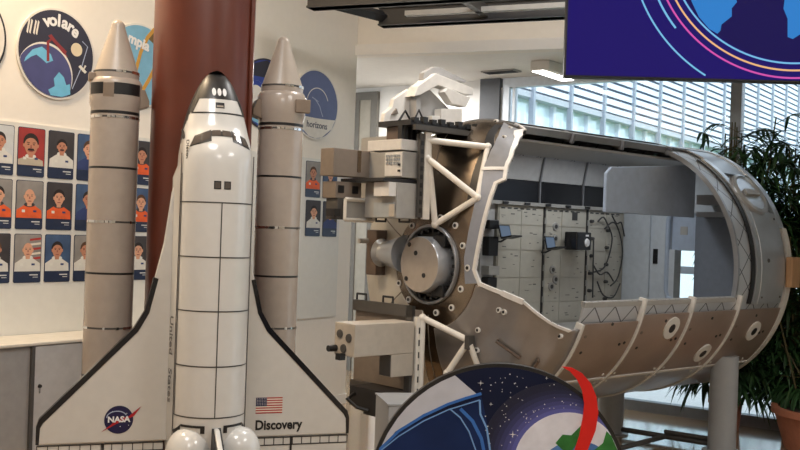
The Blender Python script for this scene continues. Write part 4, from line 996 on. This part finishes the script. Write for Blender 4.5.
for i in range(13): b.box(fx0,fx1,YW-.001,YW,fz0+(fz1-fz0)*i/13,fz0+(fz1-fz0)*(i+1)/13,'flag_red' if i%2==0 else 'flag_white')
b.box(fx0,fx0+.058,YW-.0016,YW-.001,fz0+(fz1-fz0)*6/13,fz1,'flag_blue')
for i in range(6):
    for j in range(5): b.box(fx0+.006+i*.009,fx0+.009+i*.009,YW-.0019,YW-.0016,fz0+.045+j*.008,fz0+.048+j*.008,'flag_white')
b.build('flag',orb)
text('name_lettering','Discovery',.070,'black',orb,Matrix.Translation((.408,YW-.001,.605))@FACE,depth=.0006,bold=.0022,sx=.88)
# lettering on the left flank, reading downwards
a_ = R_(90); D_ = Matrix.Rotation(R_(90),4,'Y')
def flank(s, size, k, z, ang, x, nm, bold=.0006):
    p = fus(x,z,.0015) if x > -.178 else (-.1765,YB-.15,z)
    # text runs down (-z), letters' tops towards the nose of the viewer's right, normal tilts to the left
    m = Matrix.Translation(p) @ Matrix.Rotation(R_(-ang),4,'Z') @ Matrix.Rotation(R_(90),4,'Y') @ FACE
    return text(nm,s,size,k,orb,m,depth=.0005,bold=bold)
flank('Discovery',.036,'black',1.99,68,-.158,'name_lettering')
flank('United',.072,'shuttle_seam',1.09,80,-.179,'flank_lettering',.001); flank('States',.072,'shuttle_seam',.84,80,-.179,'flank_lettering',.001)
b = MB(); vs=[fus(-.166+.006*math.cos(a),2.10+.028*math.sin(a),.002) for a in [2*math.pi*i/20 for i in range(20)]]; b.add(vs,[tuple(range(20))],'black'); vs=[fus(-.164+.004*math.cos(a),2.10+.018*math.sin(a),.003) for a in [2*math.pi*i/20 for i in range(20)]]; b.build('side_insignia',orb)
# engine pods, tail fin, engines
for s_ in (-1,1):
    pr = []
    for i in range(19):
        f = i/18; pr.append((.112*math.sqrt(max(0,1-(1-min(1,f/.42))**2)), 0.655-.30*f))
    b = MB(); b.lathe(pr,'shuttle_white',n=40,origin=(OX+.012+s_*.122,YB-.285,0)); b.build('engine_pod',orb)
    b = MB(); skin([(s_*.045,.658),(s_*.15,.658),(s_*.15,.670),(s_*.045,.670)],'black',b,.002,8); skin([(s_*.045,.632),(s_*.065,.632),(s_*.065,.662),(s_*.045,.662)],'black',b,.002,4); skin([(s_*.15,.62),(s_*.172,.60),(s_*.176,.63),(s_*.15,.667)],'black',b,.003,5); b.build('pod_edge',orb)
b = MB(); b.prism([(YB-.34,.66),(YB-.385,.654),(YB-.745,.395),(YB-.785,.33),(YB-.76,.26),(YB-.52,.33),(YB-.34,.40)],OX-.002,OX+.024,'shuttle_white','yz'); tf = b.build('tail_fin',orb,bevel=.006)
b = MB(); b.prism([(YB-.335,.675),(YB-.367,.65),(YB-.725,.395),(YB-.755,.33),(YB-.74,.30),(YB-.52,.36),(YB-.335,.42)],OX-.011,OX+.033,'black','yz'); b.build('fin_edge',orb)
for (x,d) in ((0,.25),(-.085,.12),(.085,.12)): MB().lathe([(.03,.46),(.045,.40),(.068,.32),(.075,.27),(.070,.27),(.04,.40),(.0,.42)],'dark_frame',n=32,origin=(x,YB-d,0)).build('engine_nozzle',orb)
MB().box(-.15,.15,YB-.03,YB-.055,.34,.46,'shuttle_wing').build('body_flap',orb)
# support mast under the tank
MB().lathe([(0,.05),(.14,.05),(.14,.07),(.07,.09),(.07,.36),(0,.36)],'dark_frame',n=32).build('support_mast',sh)
# ================================================================== FREE-STANDING EMBLEM, SCREEN
YE = 3.6
def pe(px,py):
    d = ray(px,py); return (d[0]*YE, CZ+d[2]*YE)
ec = pe(498,493); ER = 130*YE/1000
em = thing('round_sign','round free-standing sign with a night-sky space picture, planet and red swoosh','sign',(ec[0],YE,0))
def el(px,py): q = pe(px,py); return (q[0]-ec[0], q[1])
ez = ec[1]
mk('sign_navy',srgb(17,25,54),.6,noise=.15,scale=3,spec=.2); mk('sign_grey',srgb(196,200,212),.5,noise=.05,spec=.2); mk('sign_blue',srgb(60,112,190),.5,noise=.1,scale=6,spec=.2); mk('sign_deep',srgb(22,42,88),.6,noise=.25,scale=4,spec=.2); mk('sign_light',srgb(120,165,220),.5,spec=.2); mk('sign_cloud',srgb(228,230,242),.5,noise=.12,scale=12,spec=.2); mk('sign_land',srgb(56,122,60),.5,noise=.35,scale=14,spec=.2); mk('sign_sea',srgb(84,128,190),.5,noise=.2,spec=.2)
MB().prism(circle(0,ez,ER,96),-.018,.018,'black').build('panel',em); sky_b = MB().prism(circle(0,ez,ER*.972,96),-.0195,-.0182,'sign_navy')
def crop(L): return [el(360+x/2.857,350+y/2.857) for x,y in L]
def inr(pl, R):
    return [p if math.hypot(p[0],p[1]-ez)<R else (p[0]*R/math.hypot(p[0],p[1]-ez), ez+(p[1]-ez)*R/math.hypot(p[0],p[1]-ez)) for p in pl]
RI = ER*.970
def sp(name, L, k, lay, R=RI): return MB().prism(inr(crop(L),R),-.0195-.0008*lay,-.0195-.0008*(lay-1),k).build(name,em)
sp('blue_field',[(345,130),(260,165),(180,195),(110,235),(45,283),(20,350),(20,450),(100,560),(250,620),(380,600),(385,400),(372,286),(360,200)],'sign_deep',1)
sp('grey_hull',[(38,290),(48,255),(62,225),(90,180),(120,150),(155,118),(190,95),(225,75),(265,57),(330,122),(250,150),(180,180),(100,230),(45,283)],'sign_grey',2)
b = MB(); bandpoly(b,inr(crop([(345,122),(300,135),(250,152),(180,185),(110,228),(50,275),(20,330)]),RI),.010,-.0218,-.0195,'sign_blue'); bandpoly(b,inr(crop([(340,140),(250,168),(180,200),(110,243),(60,283)]),RI),.004,-.0222,-.0195,'sign_light'); b.build('blue_edge',em)
b = MB(); bandpoly(b,crop([(255,165),(285,190),(310,230),(330,286),(340,400)]),.005,-.0215,-.0195,'sign_light'); bandpoly(b,crop([(340,140),(342,180),(360,220),(370,286),(375,400)]),.007,-.0215,-.0195,'sign_light'); bandpoly(b,crop([(285,165),(320,200),(345,250),(355,300)]),.012,-.0212,-.0195,'sign_blue'); b.build('blue_streaks',em)
HC = el(360+590/2.857,350+330/2.857)
for i in range(9):
    f = i/8; kk = 'sign_halo_tone_%d'%i; c0,c1 = srgb(17,25,54),srgb(104,108,190); g3 = f**2.2
    mk(kk,tuple(c0[q]*(1-g3)+c1[q]*g3 for q in range(3)),.4,noise=.0)
    MB().prism(inr(circle(HC[0]-.045*(1-f),HC[1]+.03*(1-f),.27-.075*f,64),RI),-.0198-.00013*i,-.0196-.00013*i,kk).build('halo',em)
MB().prism(inr(circle(HC[0],HC[1],.195,64),RI),-.0215,-.0209,'sign_cloud').build('planet',em)
b = MB(); b.prism(inr(circle(HC[0]+.035,HC[1]-.06,.155,48),RI),-.0222,-.0215,'sign_sea'); b.build('planet_sea',em)
for L in ([(555,262),(575,238),(600,240),(625,215),(640,195),(625,250),(600,286),(580,286)],[(660,286),(690,262),(700,228),(722,238),(742,290),(738,340),(690,360),(655,330)]): sp('land',L,'sign_land',5)
b = sky_b; rr = random.Random(3)
for i in range(150):
    x,y = rr.uniform(330,640),rr.uniform(50,270)
    if x<350 and y>110: continue
    if (x-590)**2+(y-330)**2 < 165**2: continue
    q = crop([(x,y)])[0]
    if math.hypot(q[0],q[1]-ez) > RI*.97: continue
    b.prism(circle(q[0],q[1],rr.choice((.0012,.0016,.0022)),6),-.0213,-.0196,'print_white')
for (x,y,s) in ((343,92,.011),(434,238,.014),(530,78,.006),(372,152,.007)):
    q = crop([(x,y)])[0]; b.prism([(q[0]-s,q[1]),(q[0]-s*.12,q[1]+s*.12),(q[0],q[1]+s),(q[0]+s*.12,q[1]+s*.12),(q[0]+s,q[1]),(q[0]+s*.12,q[1]-s*.12),(q[0],q[1]-s),(q[0]-s*.12,q[1]-s*.12)],-.0213,-.0195,'print_white')
b.build('night_sky',em)
b = MB(); b.prism(crop([(572,44),(600,47),(630,63),(655,92),(670,128),(676,175),(668,225),(650,270),(625,330),(590,390),(560,420),(585,350),(607,286),(622,240),(632,190),(636,150),(630,112),(615,80),(595,58)]),-.030,-.022,'red'); b.build('red_swoosh',em)
b = MB(); b.tube([(0,.05,.02),(0,.05,ez)],.022,'black_steel'); b.tube([(0,.05,ez),(0,.02,ez)],.022,'black_steel'); b.build('stand_post',em); MB().box(-.25,.25,-.14,.2,0,.02,'black_steel').build('stand_foot',em,bevel=.004)
# grey plinth behind the sign
def zp(px,py,z):
    d = ray(px,py); k = (z-CZ)/d[2]; return (d[0]*k,k)
d = ray(377,402); k = 5.9
pz = CZ+d[2]*k
pl = thing('grey_plinth','plain light grey plinth standing behind the round sign under the payload rack','plinth',(d[0]*k+.32,k+.2,0),R_(12))
MB().box(-.30,.30,-.2,.2,.0,pz-.01,'column_grey').build('body',pl,bevel=.006); MB().box(-.305,.305,-.205,.205,pz-.01,pz,'column_grey').build('top',pl)
# big blue screen
YS = 6.0
def ps(px,py): q = ray(px,py); return (q[0]*YS, CZ+q[2]*YS)
x0,zb = ps(565.5,75); wS = 2.72; hS = 1.53
sc_ = thing('wall_screen','large hanging screen showing a light blue globe and coloured arcs on dark blue','screen',(x0+wS/2*math.cos(R_(3.4)),YS-wS/2*math.sin(R_(3.4)),zb),-R_(3.4))
MB().box(-wS/2-.012,wS/2+.012,-.01,.07,-.012,hS+.012,'black').build('housing',sc_,bevel=.004)
MB().box(-wS/2,wS/2,-.014,-.0102,0,hS,'screen_blue').build('display',sc_)
for (x,z) in ((-.9,.9),(.9,.9)): MB().tube([(x,.05,z),(x,.05,4.6-zb)],.018,'black_steel',n=8).build('hanger_pole',sc_)
def sl(px,py): q = ps(px,py); return (q[0]-x0-wS/2, q[1]-zb)
def spoly(nm, L, k, lay, raw=False): return MB().prism(L if raw else [sl(*p) for p in L],-.014-.0006*lay,-.014-.0006*(lay-1),k).build(nm,sc_)
gc = sl(790,-58); px_ = YS/1000
spoly('globe',[p for p in circle(gc[0],gc[1],122*px_,72)],'screen_navy',1,True)
def cl(pl): return [(min(max(x,-wS/2),wS/2),min(max(z,0),hS)) for x,z in pl]
for nm,r,w_,k,a0,a1 in (('arc_cyan',124,1.7,'screen_cyan',0,360),('arc_peach',131,1.8,'screen_peach',150,400),('arc_pink',138.5,1.8,'screen_pink',160,380),('arc_cyan_short',146,2.0,'screen_cyan',120,219),('arc_cyan_outer',161,1.7,'screen_cyan',125,240)):
    b = MB(); pts = [q for q in [(gc[0]+r*px_*math.cos(R_(a0+(a1-a0)*i/120)), gc[1]+r*px_*math.sin(R_(a0+(a1-a0)*i/120))) for i in range(121)]]
    seg = []
    for q in pts+[(99,99)]:
        if -wS/2+.02<q[0]<wS/2-.02 and .012<q[1]<hS-.02: seg.append(q)
        else:
            if len(seg)>1: bandpoly(b,seg,w_*px_,-.0154,-.0146,k)
            seg=[]
    if b.v: b.build('arc',sc_)
spoly('continent',[(686,-40),(684,-14),(689,4),(696,19),(706,31),(714,36),(717,33),(718,27),(728,19),(728,11),(733,5),(731,-4),(722,-8),(716,-20),(703,-34)],'screen_cont',3)
spoly('continent',[(778,-52),(776,-20),(779,4),(778,12),(782,22),(782,40),(787,42),(795,37),(802,28),(806,14),(815,4),(822,-20),(812,-40),(800,-55)],'screen_cont',3)
# ================================================================== PLANTS
WN = Vector((.579,.815)); 
def okp(p):
    if .9 < p.z and p.x < 2.72: return False
    if (p.x-W0.x)*WN.x+(p.y-W0.y)*WN.y > -.06: return False
    t,v,w = loc3(p)
    if p.z > .42 and t < 2.66+.30*max(0,min(1,v)) and v > -.2: return False
    return not (-.1 < t < 2.64 and math.hypot(v,w) < 1.06) and p.z > .02
def palm(label, x, y, pot_r, pot_h, n_stem, hmin, hmax, spread, seed, nleaf=7):
    r_ = random.Random(seed); t = thing('potted_palm',label,'potted plant',(x,y,0),0,'palms by the window')
    MB().lathe([(0,.0),(pot_r*.78,0),(pot_r*.95,pot_h-.05),(pot_r,pot_h-.05),(pot_r,pot_h),(pot_r*.9,pot_h),(pot_r*.88,pot_h-.03),(0,pot_h-.03)],'terracotta',n=40).build('pot',t)
    MB().lathe([(0,pot_h-.025),(pot_r*.885,pot_h-.029),(pot_r*.885,pot_h-.05),(0,pot_h-.05)],'soil',n=28).build('soil',t)
    st = MB(); lf = MB(); base = Vector((x,y,0))
    for i in range(n_stem):
        a = r_.uniform(0,2*math.pi); q = pot_r*.7*math.sqrt(r_.random()); h = r_.uniform(hmin,hmax); la = r_.uniform(.0,spread*.55)
        p0 = Vector((q*math.cos(a),q*math.sin(a),pot_h-.03)); p2 = p0+Vector((la*math.cos(a),la*math.sin(a),h)); p1 = (p0+p2)/2+Vector((0,0,h*.08))
        if not okp(base+p2): p2 = p0+Vector((0,0,h)); p1 = (p0+p2)/2
        if not okp(base+p2): continue
        st.tube([p0,p1,p2],[.010,.008,.006],'stem',n=6)
        for k in range(nleaf):
            f = r_.uniform(.08,1.0); pb = p0.lerp(p1,f*2) if f<.5 else p1.lerp(p2,f*2-1)
            ang = r_.uniform(0,2*math.pi); up_ = r_.uniform(-.1,.7); pl_ = r_.uniform(.12,.30)
            dirv = Vector((math.cos(ang),math.sin(ang),up_)).normalized(); hub = pb+dirv*pl_
            if not okp(base+hub): continue
            st.tube([pb,hub],.003,'stem',n=4)
            side = dirv.cross(Vector((0,0,1))).normalized(); nb = r_.randint(7,10)
            for m_ in range(nb):
                fa = (m_/(nb-1)-.5)*2.5; L = r_.uniform(.24,.42)*(1-.25*abs(fa)/1.25); wv = r_.uniform(.012,.019)
                d1 = (dirv*math.cos(fa)+side*math.sin(fa)).normalized(); dr = r_.uniform(.5,1.25)
                wd = d1.cross(Vector((0,0,1))).normalized(); pts = []
                for s_ in range(6):
                    u = s_/5; pp = hub+d1*L*u*(1-.18*u*dr)+Vector((0,0,-L*dr*.75*u*u)); ww = wv*(.35+2.6*u*(1-u)*.95 if u<.95 else .02); pts.append((pp+wd*ww, pp-wd*ww+Vector((0,0,.002)), pp+Vector((0,0,-ww*.35))))
                if not (okp(base+pts[-1][2]) and okp(base+pts[3][2])): continue
                vs = [v_ for tr3 in pts for v_ in (tr3[0],tr3[2],tr3[1])]; fs = []
                for s_ in range(5): fs += [(3*s_,3*s_+1,3*s_+4,3*s_+3),(3*s_+1,3*s_+2,3*s_+5,3*s_+4)]
                lf.add(vs,fs,'leaf',True)
    st.build('stems',t); tag(lf.build('foliage',t),None,None)
palm('tall leafy palm in a wide terracotta pot right of the space module',3.58,8.06,.51,.335,64,.5,2.4,1.0,11,14)
palm('tall leafy palm close to the window, behind the wide terracotta pot',3.44,8.52,.15,.28,40,.9,2.45,.8,21,13)
palm('tall leafy palm behind the right end of the space module, by the window',2.93,8.84,.15,.28,56,1.1,2.5,.8,5,15)
# ================================================================== OUTSIDE
b = MB(); b.box(-14,40,.25,60,-.16,-.10,'grass'); b.box(-14,40,.25,4.5,-.10,-.09,'paving'); tag(b.build('ground_outside',loc=W0,rotz=RB),None,None,None,'structure')
h_ = thing('hedge','clipped green hedge outside beyond the window','hedge',W0,RB); b = MB(); rr = random.Random(9)
for i in range(60): b.ball((-.5+i*.14,5.2+rr.uniform(-.15,.15),.25+rr.uniform(-.1,.15)),(.2,.25,.35),'grass',8,6)
b.build('foliage',h_)
FO = Vector((1.68,16,0))
fa = thing('office_building','white office building outside with horizontal louvres and a band of windows','building',FO,RW)
b = MB(); b.box(-6,34,.25,7,-.1,2.0,'ext_white'); b.box(-6,34,.35,7,2.0,4.0,'ext_grey'); b.box(-6,34,.30,7,4.0,9.5,'ext_back'); b.build('wall',fa)
MB().box(-6,34,-.02,.30,3.93,4.03,'ext_grey').build('cornice',fa); MB().box(-6,34,.10,.30,1.9,2.2,'ext_white').build('sill',fa)
b = MB()
for i in range(34): b.prism([(-.02,4.06+i*.152),(.16,4.13+i*.152),(.16,4.15+i*.152),(-.02,4.165+i*.152)],-6,34,'ext_white','yz')
b.build('louvres',fa)
for i in range(22):
    MB().box(-5+i*1.42,-4.93+i*1.42,-.07,.02,2.0,9.4,'ext_fin').build('fin',fa)
for i in range(40):
    x = -4.6+i*.71
    f = MB().box(x,x+.10,.12,.35,2.2,3.93,'ext_white').build('window_post',fa)
    MB().box(x+.10,x+.71,.20,.22,2.2,3.93,'ext_glass').build('window_glass',fa)
# ================================================================== LIGHT
wd = bpy.data.worlds.new('sky'); sc.world = wd; wd.use_nodes = True; nt = wd.node_tree; bg = nt.nodes['Background']
bg.inputs[0].default_value = (.80,.90,1.0,1); bg.inputs[1].default_value = 2.2
def area(nm, loc, size, power, col, rot=(0,0,0), sy=None):
    l = bpy.data.lights.new(nm,'AREA'); l.energy = power; l.color = col; l.shape = 'RECTANGLE'; l.size = size; l.size_y = sy or size
    o = bpy.data.objects.new(nm,l); COL.objects.link(o); o.location = loc; o.rotation_euler = rot; return o
WARM = (1,.76,.50); NEU = (1,.97,.94)
area('hall_lamp',(-1.2,3.2,4.5),1.0,62,NEU,sy=1.0); area('hall_lamp',(-2.5,5.5,4.5),.6,88,WARM,sy=.6); area('hall_lamp',(2.6,3.0,4.5),1.2,70,NEU)
area('hall_lamp',(.8,6.4,4.5),.9,55,NEU); area('hall_lamp',(.5,0,4.5),1.6,80,NEU)
area('corridor_fill',(-.1,10.4,3.25),.3,45,NEU,sy=.3,rot=(0,0,RB)); il = Vector((MP[0],MP[1],0))+Matrix.Rotation(MA,3,'Z')@Vector(mp(1.25,.0,.85)); area('module_fill',il,1.7,6.5,(.93,.97,1),sy=.12,rot=(0,0,MA))  # unseen fill lights added to brighten the back wall and the module interior

sn = bpy.data.lights.new('sun','SUN'); sn.energy = 2.0; sn.angle = R_(2); so = bpy.data.objects.new('sun',sn); COL.objects.link(so)
tos = (E2*.75-E1*.35+Vector((0,0,.7))).normalized(); so.rotation_euler = tos.to_track_quat('Z','Y').to_euler()
